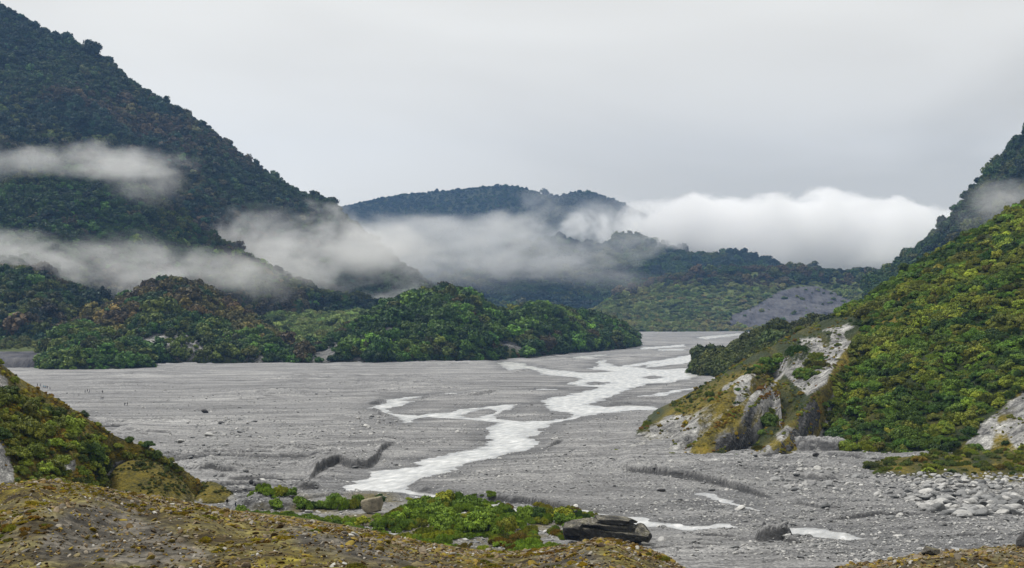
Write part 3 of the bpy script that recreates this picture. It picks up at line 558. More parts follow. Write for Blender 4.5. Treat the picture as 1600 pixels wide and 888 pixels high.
rs = np.random.RandomState(7)
above = lambda y0, s=6: (lambda px, py, p: ss(y0 + s, y0 - s, py))
norock = lambda polys, k=.97: (lambda px, py, p: 1 - k * inr(px, py, polys, 3))
SCP = [[(1138,512),(1142,492),(1172,482),(1200,466),(1215,456),(1245,448),(1275,447),(1300,455),(1335,472),(1335,505),(1250,512)]]
plant(H['B1'], 'tree', 50000, 4.2, [G1, G5], (1, 1), rs, cname='far_forest', label='hazy blue forest covering the distant hill', sc=400)
plant(H['M2'], 'tree', 3500, 7.5, [G1, G5, G2], (1, 1, 1), rs, cname='misty_forest', label='dark forested crests poking out of the white cloud')
plant(H['M1'], 'tree', 20000, 6.5, [G5, G1, G2], (2, 2, 1), rs, cname='valley_forest', label='blue green forest on the low ridges under the mist', sc=150)
plant(H['T1'], 'tree', 9000, 6.2, [G1, G2, G4, G5], (1, 2, 2, 1), rs, mask=lambda px, py, p: ss(455, 440, py - 18 * ss(1050, 950, px) + 14 * fbm(px / 60, py / 30, 5, 3)) * (1 - inr(px, py, SCP, 3)), cname='terrace_forest', label='olive and brown trees along the terrace top above the scarp')
plant(H['T1'], 'shrub', 14000, 4.4, [(.15, .2, .06), (.1, .16, .045), (.2, .21, .08), G2], (3, 2, 2, .6), rs, mask=lambda px, py, p: ss(438, 452, py) * (1 - .97 * inr(px, py, SCP, 3)) * (.5 + .5 * ss(-.2, .1, fbm(px / 25, py / 6, 9, 3))), cname='terrace_scrub', label='pale green scrub on the river terrace below the trees', cat='scrub')
plant(H['L1'], 'tree', 60000, 3.9, [(.024, .05, .018), (.055, .06, .032), (.06, .05, .032), (.012, .034, .026), (.05, .07, .02)], (3, 2.5, 1.2, 2.5, 1), rs, var=.45, cname='mountain_forest', label='dense dark forest covering the steep left mountain', sc=180)
plant(H['L2'], 'tree', 30000, 3.7, [G1, G2, (.062, .052, .028), G5, (.08, .13, .025)], (3, 2, 1.5, 1, .8), rs, var=.5, cname='spur_forest', label='dense green and brown forest on the lower mountain spur', sc=120)
plant(H['L3'], 'tree', 6500, 4.4, [G1, G2, G4, G5], (2, 2, 1, 1), rs, var=.45, cname='hill_forest', label='dark forest on the low left hills under the mist', sc=60)
plant(H['L4'], 'tree', 3600, 4.0, [(.085, .08, .02), G4, G1, (.09, .07, .02)], (2, 1.5, 1, 1.5), rs, var=.45, mask=lambda px, py, p: 1 - inr(px, py, [[(238,460),(258,460),(258,474),(238,474)]], 2), cname='hill_forest', label='brown green forest on the pointed hill with the white roofed hut', sc=50)
plant(H['L6'], 'shrub', 3000, 4.5, [(.16, .23, .07), (.11, .17, .05), G2], (3, 2, .6), rs, cname='terrace_scrub', label='pale green scrub flat behind the wooded knoll', cat='scrub')
plant(H['L0'], 'shrub', 1200, 3.2, [(.11, .14, .04), (.07, .1, .03)], (2, 2), rs, mask=lambda px, py, p: ss(548, 542, py), cname='terrace_scrub', label='bright green scrub on top of the grey bank at the left edge', cat='scrub')
plant(H['LA'], 'tree', 1300, 3.2, [(.05, .12, .016), (.07, .1, .016), (.1, .17, .025)], (3, 2, 1.5), rs, var=.4, cname='knoll_bush', label='green bush on the small knoll beside the grey bank', sc=30, indiv=('tree', 'low_green', 40))
plant(H['LB'], 'tree', 1600, 3.5, [(.03, .075, .016), (.07, .1, .016), G1], (3, 2, 1), rs, var=.4, mask=norock([[(215,532),(250,520),(290,522),(330,540),(330,554),(250,556),(215,552)]], .8), cname='knoll_bush', label='dark green bush on the knoll below the hut', sc=30, indiv=('tree', 'below_hut', 45))
plant(H['LC'], 'tree', 900, 3.3, [(.035, .085, .014), (.06, .12, .016)], (2, 2), rs, var=.4, cname='knoll_bush', label='dark green bush on the round knoll at the bed edge', sc=30, indiv=('tree', 'edge_knoll', 35))
plant(H['I1'], 'tree', 8500, 3.7, [G1, (.05, .11, .014), G2, G4, (.09, .17, .022)], (3, 3, 1.5, .8, 1), rs, mask=lambda px, py, p: 1 - .99 * inr(px, py - 9, ISLE_ROCK, 11), cname='knoll_bush', label='dense green bush covering the large central knoll', sc=45, indiv=('tree', 'central_knoll', 180), var=.38)
plant(H['R1'], 'tree', 16000, 5.2, [G1, G5, G2], (2, 2, 1), rs, cname='mountain_forest', label='dark blue green forest on the steep mountain at the right edge', sc=150)
plant(H['R3'], 'shrub', 2600, 4.6, [G2, (.075, .09, .018), (.045, .06, .016)], (2, 1, 1), rs, cname='scrub', label='olive scrub on the spur running down to the river', cat='scrub', sc=40)

# ------------------------------------------------------------------ right-hand slope with its rock outcrop
def rib(px, py, x0, y0, x1, y1, w_):     # distance from a line down the slope, picture units
    return np.exp(-(pdist(px, py, [(x0, y0), (x1, y1)], False) / w_) ** 2)
def r2_rel(X, Y, PX, z, t):
    py = HZ - (z - CH) / Y * F; r = 0 * z
    for (x0, y0, x1, y1, w_, a) in [(1150,700,1215,560,13,-9),(1172,690,1190,630,14,-6),(1120,715,1200,610,9,4),(1215,705,1300,600,12,5),(1262,712,1345,560,15,-9),(1290,700,1380,600,20,-5),(1060,700,1170,600,10,3),(1030,700,1075,655,8,-2.5),(1240,570,1300,525,12,3)]:
        r += a * rib(PX, py, x0, y0, x1, y1, w_)
    k = ss(1350, 1280, PX); dd = (X * .8 + z * .6)
    al = X * .8 + z * .6; ac = z * .8 - X * .6 + Y * .1
    r += k * (3.2 * fbm(ac / 9, al / 40, 71, 4) + 2.2 * (ridged(ac / 4.5, al / 22, 72, 4) - .6) + .8 * fbm(X / 2.5, Y / 4, 75, 3)) + .8 * fbm(X / 6, Y / 6, 76, 3) + 4.5 * (1 - k) * fbm(X / 35, Y / 50, 73, 4)
    return r * np.sin(np.clip(t, 0.0, 1) * math.pi * .93 + .1) ** .5
R2_ROCK = [[(1005,690),(1070,650),(1140,612),(1180,590),(1192,598),(1120,642),(1060,674),(1015,702)], [(1120,610),(1190,570),(1224,558),(1200,582),(1140,616)],
           [(960,708),(972,695),(1000,676),(1040,652),(1075,645),(1110,640),(1160,615),(1200,600),(1150,655),(1120,690),(1100,716),(1010,716)],
           [(1222,560),(1250,530),(1290,515),(1345,500),(1340,525),(1310,560),(1290,600),(1262,620),(1240,600),(1225,585),(1200,620),(1190,640),(1202,600)],
           [(1165,716),(1200,690),(1230,665),(1240,670),(1215,700),(1200,716)], [(1500,700),(1520,672),(1560,640),(1600,610),(1700,600),(1700,700),(1560,712)],
           [(1230,716),(1260,690),(1290,640),(1310,600),(1300,660),(1285,712)]]
R2_YEL = [[(1000,680),(1060,630),(1130,590),(1200,560),(1230,560),(1215,600),(1150,680),(1110,680),(1040,700)], [(1170,716),(1215,680),(1260,640),(1300,560),(1400,470),(1480,440),(1480,455),(1350,540),(1320,590),(1280,690),(1240,716)], [(1500,700),(1560,650),(1600,600),(1700,590),(1700,710),(1500,712)]]
H['R2'] = Hill('hillside', [(958,708,505,494),(970,690,515,490),(985,677,540,486),(1000,665,560,482),(1030,641,590,477),(1060,619,610,475),(1100,592,640,473),(1140,568,665,470),(1180,542,690,470),(1215,524,710,470),(1250,506,730,470),(1300,483,750,472),(1350,461,765,474),(1400,427,775,476),(1450,394,785,474),(1500,364,795,468),(1560,330,800,460),(1600,308,805,452),(1700,245,810,440),(1850,150,815,420),(2020,60,820,400)], ROCKVEG, prof=.95, amp=6, sc=60, step=1.4, nt=260, seed=35, lower=12, rfun=r2_rel,
   attrs={'rock': lambda px, py, V: np.clip(.95 * inr(px, py, R2_ROCK, 7) * (.3 + .3 * ss(1130, 1080, px) + .8 * ss(-.3, .15, fbm((V[:, 2] * .8 - V[:, 0] * .6) / 5, (V[:, 0] * .8 + V[:, 2] * .6) / 16, 91, 4))), 0, 1), 'yel': lambda px, py, V: np.clip(inr(px, py, R2_YEL, 8) + .3 * ss(.1, .4, fbm(px / 30, py / 30, 92, 3)), 0, 1)})
rs = np.random.RandomState(12)
R2_CLUMP = [[(1145,680),(1160,650),(1200,640),(1215,655),(1190,682)], [(1240,590),(1260,562),(1285,560),(1285,580),(1255,598)], [(1170,580),(1200,562),(1222,555),(1222,572),(1200,588)]]
def r2_mask(px, py, p):
    bare = inr(px, py, [[(960,720),(1000,650),(1130,575),(1210,530),(1235,520),(1290,490),(1350,495),(1340,540),(1300,600),(1285,660),(1290,725)], R2_ROCK[5]], 6)
    return np.clip(1 - bare + inr(px, py, R2_CLUMP, 3) + .004, 0, 1) * (1 - .85 * inr(px, py, [[(1330,540),(1480,432),(1490,440),(1350,520),(1300,600)]], 5))
OLV = (.115, .14, .016); YGR = (.17, .22, .022); OCH = (.17, .12, .012); DG = (.035, .078, .012)
plant(H['R2'], 'shrub', 17000, 1.75, [(.085, .155, .016), OLV, YGR, DG, OCH], (3.5, 2.5, 2.2, 1.5, .08), rs, mask=lambda px, py, p: r2_mask(px, py, p) * (px > 1010), cname='scrub', label='dense olive and green scrub covering the right-hand slope', cat='scrub', sc=22, coll=C_MIX, indiv=('shrub', 'right_slope', 110), elong=(.9, 1.3), var=.3)
plant(H['R2'], 'shrub', 16000, .5, [OLV, (.24, .19, .015), YGR, DG, (.2, .11, .015)], (2, 2, 1.5, 1, 1), rs, mask=lambda px, py, p: (ss(1350, 1300, px) + inr(px, py, [[(1330,540),(1480,432),(1490,440),(1350,520),(1300,600)], R2_ROCK[5]], 8)).clip(0, 1) * (1 - .6 * inr(px, py, R2_ROCK, 4)) * ss(-.3, .05, fbm(px / 14, py / 14, 33, 3)), cname='outcrop_scrub', label='low mossy tufts on the rock outcrop', cat='scrub', sc=10)
SPUR_AT = {'rock': lambda px, py, V: np.clip(.5 * ss(1100, 1135, px + (py - 690)) + .35 + .75 * ss(0, .5, fbm(V[:, 0] / 6 - V[:, 2] / 5, V[:, 2] / 20, 191, 3) + .15) - .4 * ss(0, .3, fbm(V[:, 0] / 9, V[:, 2] / 9, 97, 3)), 0, 1), 'yel': lambda px, py, V: np.full(len(px), 1.0), 'dark_and_shade': lambda px, py, V: ss(1100, 1135, px + (py - 690)) * (1 - .8 * ss(1170, 1185, px) * ss(1222, 1200, px - (700 - py) * .55))}  # last mask paints the shade of the cliff faces into the spur rock
def spur_rel(X, Y, PX, z, t): return 1.3 * (fbm((z * .8 - X * .6) / 3.2, (X * .8 + z * .6) / 16, 171, 4) + .6 * fbm(X / 1.6, z / 1.8, 172, 3)) * np.sin(np.clip(t, 0, 1) * math.pi * .9 + .15)
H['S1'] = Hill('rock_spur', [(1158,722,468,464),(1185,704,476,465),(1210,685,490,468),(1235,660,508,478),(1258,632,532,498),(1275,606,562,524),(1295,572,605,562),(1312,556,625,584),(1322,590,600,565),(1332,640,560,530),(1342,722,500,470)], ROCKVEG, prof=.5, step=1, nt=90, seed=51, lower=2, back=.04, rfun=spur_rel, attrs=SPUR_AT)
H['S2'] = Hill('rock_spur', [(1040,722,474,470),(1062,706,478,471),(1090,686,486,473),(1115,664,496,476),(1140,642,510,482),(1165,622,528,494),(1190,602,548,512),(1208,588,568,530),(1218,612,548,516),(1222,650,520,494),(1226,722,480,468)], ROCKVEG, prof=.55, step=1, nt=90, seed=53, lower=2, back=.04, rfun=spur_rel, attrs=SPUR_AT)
for k_ in ('S1', 'S2'): plant(H[k_], 'shrub', 2600, .5, [(.24, .19, .015), OLV, (.2, .11, .015), YGR], (2, 2, 1.5, 1), rs, mask=lambda px, py, p: ss(-.25, .1, fbm((px * .8 - py * .6) / 40, (px * .6 + py * .8) / 9, 34, 3)) * (.08 + .92 * (py < np.interp(px, [1040, 1160, 1210, 1235, 1275, 1312], [722, 650, 612, 690, 630, 585]))), cname='outcrop_scrub', tmax=1.15, label='yellow brown tufts on the crest of the %s rock spur' % ('right' if k_ == 'S1' else 'left'), cat='scrub', sc=8)
# terrace of the right shore above the boulder bank
H['R4'] = Hill('river_bank', [(1325,744,440,425),(1345,731,438,410),(1370,722,436,396),(1400,716,436,388),(1450,710,436,380),(1520,706,436,370),(1600,704,436,362),(1750,700,436,350),(2000,690,436,330)], ROCKVEG, prof=.75, amp=.8, sc=14, step=1.3, nt=60, seed=37, back=.1, base_z=-.6,
   attrs={'rock': lambda px, py, V: ss(738, 750, py + 5 * fbm(px / 20, py / 20, 8, 3) - (px - 1400) * .04) * 1.0, 'yel': lambda px, py, V: np.clip(.4 + fbm(px / 30, py / 15, 5, 3), 0, 1)})
plant(H['R4'], 'shrub', 900, 1.0, [YGR, OLV, (.09, .13, .03), OCH], (3, 2, 2, 1), rs, mask=lambda px, py, p: ss(742, 730, py - (px - 1400) * .04 + 5 * fbm(px / 25, py / 20, 6, 3)), cname='bank_scrub', label='low yellow green scrub on top of the boulder bank', cat='scrub', sc=10, coll=C_LOW)

# ------------------------------------------------------------------ left near slope, its mossy domes, foreground moraine
F1_ROCK = [[(-20,680),(8,690),(22,735),(22,755),(-20,760)], [(165,740),(180,722),(215,718),(200,750),(190,765)], [(95,725),(118,718),(120,735),(95,738)], [(0,585),(12,590),(14,610),(-10,610)]]
H['F1'] = Hill('hillside', [(-420,300,300,240,6),(-200,440,315,252,6),(-100,505,325,260,6),(-40,540,330,268,5),(0,566,335,272,5),(30,590,340,276,4),(60,607,343,280,3),(80,618,345,284,3),(110,637,348,288,2),(140,655,351,312,2),(165,672,354,338,1),(180,680,356,348,1),(215,694,359,352,0),(245,705,362,355,0),(270,722,366,359,0),(300,742,370,364,0),(318,756,373,369,0)], ROCKVEG, prof=.75, amp=4, sc=26, step=1.5, nt=110, seed=41, lower=1, back=.06,
   rfun=lambda X, Y, PX, z, t: 1.5 * fbm(X / 9, Y / 14, 81, 3) * np.sin(np.clip(t, 0, 1) * math.pi),
   attrs={'rock': lambda px, py, V: .9 * inr(px, py, F1_ROCK, 5), 'yel': lambda px, py, V: np.clip(.95 + .6 * fbm(V[:, 0] / 8, V[:, 2] / 6, 93, 3), 0, 1)})
DOME_AT = lambda r: {'rock': lambda px, py, V: ss(.2, .5, fbm(V[:, 0] / 4, V[:, 2] / 4, 95, 3)) * r + r * .5 * ss(765, 775, py), 'yel': lambda px, py, V: np.full(len(px), .85)}
H['D1'] = Hill('knoll', [(160,778,340,330),(168,748,344,328),(180,730,347,327),(200,720,350,326),(225,718,352,326),(250,726,352,327),(270,740,352,330),(290,757,351,334),(304,776,350,345)], ROCKVEG, prof=.5, amp=.6, sc=8, step=1, nt=50, seed=43, lower=0, back=.05, attrs=DOME_AT(.6))
H['D2'] = Hill('knoll', [(296,780,368,364),(304,768,371,362),(314,757,374,361),(326,752,376,360),(338,754,376,361),(352,763,375,363),(362,770,372,366),(370,778,371,368)], ROCKVEG, prof=.6, amp=.3, sc=5, step=1, nt=30, seed=45, lower=0, back=.03, attrs=DOME_AT(.4))
rs = np.random.RandomState(15)
F1_BUSH = [[(-20,615),(40,620),(95,640),(120,680),(180,700),(240,705),(285,725),(280,740),(230,712),(170,720),(150,745),(120,735),(110,712),(60,690),(20,680),(-20,680)], [(20,690),(90,700),(100,735),(190,752),(200,790),(60,790),(25,750)], [(-20,690),(60,650),(100,700),(60,740),(-20,700)]]
plant(H['F1'], 'shrub', 1500, 1.25, [(.06, .1, .012), (.12, .15, .016), OLV, YGR], (1.5, 2, 2.5, 2), rs, mask=lambda px, py, p: np.clip(inr(px, py, F1_BUSH, 8) * .9 + .12 * ss(.1, .3, fbm(px / 14, py / 12, 3, 2)), 0, 1) * (1 - inr(px, py, [F1_ROCK[0]], 2)), cname='scrub', label='green scrub in the hollows of the near left slope', cat='scrub', sc=9, indiv=('shrub', 'left_slope', 30))
plant(H['F1'], 'shrub', 8000, .36, [(.26, .19, .015), (.36, .32, .02), (.16, .19, .02), (.22, .14, .015)], (3, 3, 2, 1), rs, mask=lambda px, py, p: (1 - .8 * inr(px, py, F1_ROCK, 4)) * ss(-.35, .1, fbm(p[:, 0] / 5, p[:, 2] / 4, 4, 3)), cname='moss', label='yellow green moss and low tufts on the near left slope', cat='moss', sc=7)
for k in ('D1', 'D2'): plant(H[k], 'shrub', 700 if k == 'D1' else 260, .32, [(.12, .08, .012), (.17, .14, .016), (.06, .08, .012)], (2, 1.5, 1.5), rs, mask=lambda px, py, p: ss(-.3, .2, fbm(p[:, 0] / 3, p[:, 2] / 3, 4, 3)) * ss(776, 768, py), cname='moss', label='brown green moss capping the %s dome at the foot of the left slope' % ('larger' if k == 'D1' else 'smaller'), cat='moss')
def f2_rel(X, Y, PX, z, t):
    e = np.sin(np.clip(t, 0, 1) * math.pi) ** .8
    py = HZ - (z - CH) / Y * F; hump = 0 * z
    for hx, hy, wx, wy, a in [(60, 856, 60, 26, 1.5), (130, 835, 50, 20, 1.2), (300, 850, 110, 22, 1.1), (470, 872, 80, 16, .9), (20, 795, 60, 12, .8), (200, 800, 60, 10, -1.3), (380, 835, 60, 12, -1.0), (560, 860, 60, 12, .7), (930, 870, 60, 14, .5), (1500, 884, 80, 10, .5)]:
        hump = hump + a * np.exp(-((PX - hx) / wx) ** 2 - ((py - hy) / wy) ** 2)
    return e * (1.3 * fbm(X / 11, Y / 14, 51, 4) + .5 * ridged(X / 4, Y / 5, 52, 4) + hump) + .2 * fbm(X / 1.3, Y / 1.6, 53, 4) * (t < 1.02)
H['F2'] = Hill('moraine', [(-420,760,118,42,42),(-100,772,112,42,42),(0,764,110,42,42),(50,755,110,42,42),(90,754,110,42,42),(150,764,112,42,42),(200,775,116,42,42),(260,785,120,42,42),(300,793,122,42,42),(350,804,124,42,42),(400,811,125,42,42),(450,817,124,42,42),(500,825,122,42,42),(560,836,118,42,42),(620,848,112,42,42),(680,860,106,42,42),(740,868,100,42,42),(800,870,97,42,42),(850,864,96,42,42),(890,858,96,42,42),(930,848,97,42,42),(960,849,97,42,42),(1000,862,96,42,41.8),(1030,872,94,42,41.5),(1060,890,90,42,41),(1120,925,80,42,40),(1200,940,75,42,39.5),(1260,915,75,42,40),(1320,890,80,42,41),(1380,882,84,42,41.5),(1430,872,86,42,42),(1480,868,88,42,42),(1540,862,90,42,42),(1600,857,90,42,42),(1700,850,90,42,42),(2020,840,90,42,42)], MORAINE, prof=1.15, clampy=1.5, amp=0, sc=10, step=1.6, nt=150, seed=47, lower=1, back=1.3, rfun=f2_rel,
   attrs={'grey': lambda px, py, V: np.clip(inr(px, py, [[(110,800),(150,790),(200,805),(260,830),(330,870),(250,888),(60,870),(70,840)], [(440,820),(560,840),(640,870),(700,888),(560,880),(470,850)], [(840,862),(920,855),(960,888),(820,888)]], 18) * .9 + .5 * fbm(V[:, 0] / 5, V[:, 1] / 6, 56, 3), 0, 1)})
rs = np.random.RandomState(16)
p, nr = H['F2'].sample(120000, rs, lambda px, py, p: ((px > -30) & (px < 1630) & (py < 905)) * (.35 + .65 * ss(-.2, .2, fbm(p[:, 0] / 4, p[:, 1] / 5, 66, 3))), 1.03)
s = np.minimum(.042 * np.exp(rs.normal(size=len(p)) * .6), .22) * (.5 + p[:, 1] / 110)
gn_scatter('rubble', p + np.array([0, 0, .02]), np.stack([s * rs.uniform(.8, 1.5, len(s)), s, s * .8], 1), rs.rand(len(s), 3) * [.8, .8, 6.28], np.zeros((len(s), 3)), C_WARM, 'lichen stained rubble and chips over the foreground moraine', 'rubble')
p, nr = H['F2'].sample(26000, rs, lambda px, py, p: ((px > -30) & (px < 1630)) * ss(-.05, .25, fbm(p[:, 0] / 4.5 + 7, p[:, 1] / 5, 68, 3)) * (px < 1050), 1.03)
s = .11 * np.exp(rs.normal(size=len(p)) * .4)
gn_scatter('moss', p - np.array([0, 0, 1]) * (.1 * s)[:, None], np.stack([s, s, s * .8], 1), rs.rand(len(s), 3) * [.2, .2, 6.28], tint(p, rs, [(.26, .2, .015), (.34, .3, .02), (.17, .1, .015), (.15, .16, .015)], (3, 2, 2, 2), 4), C_LOW, 'yellow moss and lichen tufts between the moraine stones', 'moss')
# ------------------------------------------------------------------ plants that stand on their own
TXT = {'low_green': ('round crowned tree in the bush on the small green knoll beside the grey bank', 'trees on the small green knoll'),
 'below_hut': ('dark green tree in the bush on the knoll below the hut hill', 'trees on the knoll below the hut'),
 'edge_knoll': ('dark tree in the bush on the rounded knoll just left of the central one', 'trees on the round edge knoll'),
 'central_knoll': ('leafy green tree in the dense bush of the large central knoll', 'trees on the large central knoll'),
 'right_slope': ('bushy olive green shrub in the thick scrub of the right-hand slope', 'shrubs on the right-hand slope'),
 'left_slope': ('bushy green shrub on the mossy near slope at the left edge', 'shrubs on the near left slope')}
def put_plant(name, pos, scale, rot, col, crown, stem, label, cat, group, part):
    r = empty(name, tuple(pos)); r.scale = tuple(scale); r.rotation_euler = tuple(rot); tag(r, label, cat, group)
    a = bpy.data.objects.new(part[0], crown); COL.objects.link(a); a.parent = r; a.color = (*col, 1)
    b = bpy.data.objects.new(part[1], stem); COL.objects.link(b); b.parent = r
    return r
TONE = {k: np.percentile([c[6] @ [.3, .6, .1] for l_ in INDIV.values() for c in l_ if c[7] == k], [33, 66]) for k in TXT}
ZONES = {'central_knoll': [(560, 'at the left end'), (680, 'below the left shoulder'), (770, 'under the main top'), (860, 'in the saddle'), (940, 'on the right half'), (9999, 'at the right tip')],
 'right_slope': [(1350, 'beside the rock outcrop'), (1430, 'above the grey mound'), (1500, 'in the lower middle'), (9999, 'at the right edge')],
 'left_slope': [(60, 'beside the left edge'), (150, 'in the middle hollow'), (9999, 'above the mossy dome')],
 'low_green': [(130, 'left half'), (9999, 'right half')], 'below_hut': [(270, 'left half'), (9999, 'right half')], 'edge_knoll': [(385, 'left half'), (9999, 'right half')]}
def describe(lab, p, S, col, key):
    px, py = float(p[0] / p[1] * F + 800), float(HZ - (p[2] - CH) / p[1] * F)
    l_ = float(col @ [.3, .6, .1]); a, b = TONE[key]; tone = 'dark green' if l_ < a else ('bright green' if l_ > b else 'mid green')
    zone = next(z for x, z in ZONES[key] if px < x); kind = 'shrub' if 'shrub' in lab else 'tree'
    where = {'central_knoll': 'large central knoll', 'right_slope': 'right-hand scrub slope', 'left_slope': 'near mossy left slope', 'low_green': 'small knoll by grey bank', 'below_hut': 'knoll below the hut', 'edge_knoll': 'round knoll at bed edge'}[key]
    lim = {'central_knoll': 512, 'right_slope': 660, 'left_slope': 715, 'low_green': 545, 'below_hut': 525, 'edge_knoll': 542}[key]
    if zone in ('left half', 'right half'): zone = 'on the ' + zone + ' of the'; return '%s %s %s %s, %s' % (tone, kind, zone, where, 'near top' if py < lim else 'low down')
    return '%s %s %s of the %s, %s' % (tone, kind, zone, where, 'higher up' if py < lim else 'lower down')
for kind_, lst in INDIV.items():
    for n_, (app, i, h, p, S, rot, col, key, pk) in enumerate(lst):
        lab, grp = TXT[key]; lab = describe(lab, p, S, col, key)
        if kind_ == 'tree': put_plant('tree', p, S, rot, col, TREE_MES[n_ % 6], TRUNKS[n_ % 2], lab, 'tree', grp, ('crown', 'trunk'))
        else: put_plant('shrub', p, S, rot, col, SHRUB_MES[n_ % 6], STEMS[0], lab, 'shrub', grp, ('foliage', 'stem'))
def ground_at(px, py):
    d = gd(py); return np.array([(px - 800) / F * d, d, float(bedz((px - 800) / F * d, d)[0])])
LONE = [(90, 634, 2.1, G2, 349, 'lone dark shrub highest on the skyline of the near left slope'), (128, 652, 1.9, (.045, .075, .03), 352, 'small upright shrub on the left slope skyline below the highest one'),
        (232, 698, 1.7, DG, 360, 'dark shrub on the left slope skyline nearest its foot')]
for px, py, s_, c_, d, lab in LONE:
    put_plant('shrub', P(px, py + 3, d), (s_, s_, s_), (0, 0, px), c_, SHRUB_MES[px % 6], STEMS[0], lab, 'shrub', 'shrubs on the skyline of the near left slope', ('foliage', 'stem'))
put_plant('tree', P(1471, 358, 2395), (9, 9, 13), (0, .1, 1), G5, TREE_MES[2], TRUNKS[0], 'single tall tree standing clear on the skyline of the right mountain above the mist', 'tree', None, ('crown', 'trunk'))
put_plant('tree', P(1530, 292, 2355), (8, 8, 11), (0, .1, 2), G5, TREE_MES[4], TRUNKS[0], 'smaller tree breaking the skyline of the right mountain, higher than the tall one', 'tree', None, ('crown', 'trunk'))
# shrubs of the foreground flat
rs = np.random.RandomState(21)
BRT = (.15, .25, .02); BR2 = (.1, .18, .016); BR3 = (.24, .27, .02)
fgc = [(412,787,40,9,8,2.0),(440,792,30,7,6,1.7),(480,797,26,6,6,1.7),(505,795,20,5,4,1.6),(530,795,20,6,7,2.2),(560,792,20,6,6,2.0),(590,788,10,4,3,1.6),(380,805,24,4,5,1.3),
       (660,806,30,10,9,2.5),(700,800,30,9,8,2.6),(740,806,34,10,9,2.3),(790,812,36,9,9,2.3),(840,812,30,7,8,2.1),(880,814,20,6,6,2.0),(905,812,14,5,4,1.9),(640,825,40,9,10,2.1),(700,832,40,10,11,2.2),(760,838,40,10,11,2.3),(600,830,34,7,8,1.7),(550,826,34,6,8,1.5),(500,822,30,5,8,1.2),(815,850,26,7,7,2.6),(750,856,26,7,7,2.6),(710,850,30,7,7,2.2),(850,828,30,7,6,1.5),(880,838,12,5,4,1.6),(450,816,20,4,5,.9)]
cnt = 0
for cx, cyy, sxp, syp, n, sz in fgc:
    for k in range(n):
        px = cx + rs.normal() * sxp * .45; py = cyy + rs.normal() * syp * .5; g = ground_at(px, py)
        s_ = sz * math.exp(rs.normal() * .22) * .86; c_ = np.array([BRT, BR2, BR3, DG][rs.choice(4, p=[.4, .3, .2, .1])]) * math.exp(rs.normal() * .15)
        if cx < 600: lab, grp = ('green shrub in the leftmost clump behind the gravel crest' if px < 470 else ('green shrub in the clump just left of the pale boulder' if px < 565 else 'green shrub crowding round the pale boulder')) if cyy < 800 else ('low green shrub on gravel in front of the pale boulder, %s' % ('left part' if px < 540 else 'right part')), 'shrubs left of and before the pale boulder'
        elif cyy > 845: lab, grp = 'large green shrub in the front clump nearest the %s' % ('slab boulder' if px > 790 else 'gravel crest, left of the slab boulder'), 'shrubs of the front clumps'
        else: lab, grp = 'green shrub in the %s row of the foreground thicket, %s' % ('back' if py < 815 else 'front', 'by the slab boulder' if px > 840 else ('right half' if px > 760 else ('middle' if px > 690 else 'left end'))), 'shrubs of the foreground thicket'
        if cnt < 150: put_plant('shrub', g - np.array([0, 0, .2]), (s_, s_, s_ * 1.25), (rs.normal() * .1, rs.normal() * .1, rs.rand() * 6), c_, (LOW_MES + SHRUB_MES)[rs.randint(11)], STEMS[0], lab, 'shrub', grp, ('foliage', 'stem'))
        cnt += 1
print('fg shrubs', cnt)
n = 9000; px = rs.uniform(370, 960, n); py = rs.uniform(778, 872, n)
dn = inr(px, py, [[(385,812),(430,800),(470,812),(600,815),(640,780),(700,775),(800,790),(900,798),(930,806),(880,835),(900,850),(850,872),(640,872),(520,850),(420,822)]], 6) * ss(-.25, .15, fbm(px / 30, py / 14, 88, 3)) * (1 - inr(px, py, [[(830,828),(860,832),(880,862),(845,862)]], 4))
k = rs.rand(n) < dn; px, py = px[k], py[k]; Y = gd(py); X = (px - 800) / F * Y; s_ = .75 * np.exp(rs.normal(size=len(X)) * .35); pp = np.stack([X, Y, bedz(X, Y) - .1], 1)
gn_scatter('ground_cover', pp, np.stack([s_, s_, s_ * 1.1], 1), rs.rand(len(X), 3) * [.2, .2, 6.28], tint(pp, rs, [BRT, BR3, OCH, OLV], (3, 2, 1, 1), 8), C_LOW, 'low green and yellow ground cover among the foreground shrubs', 'ground cover')

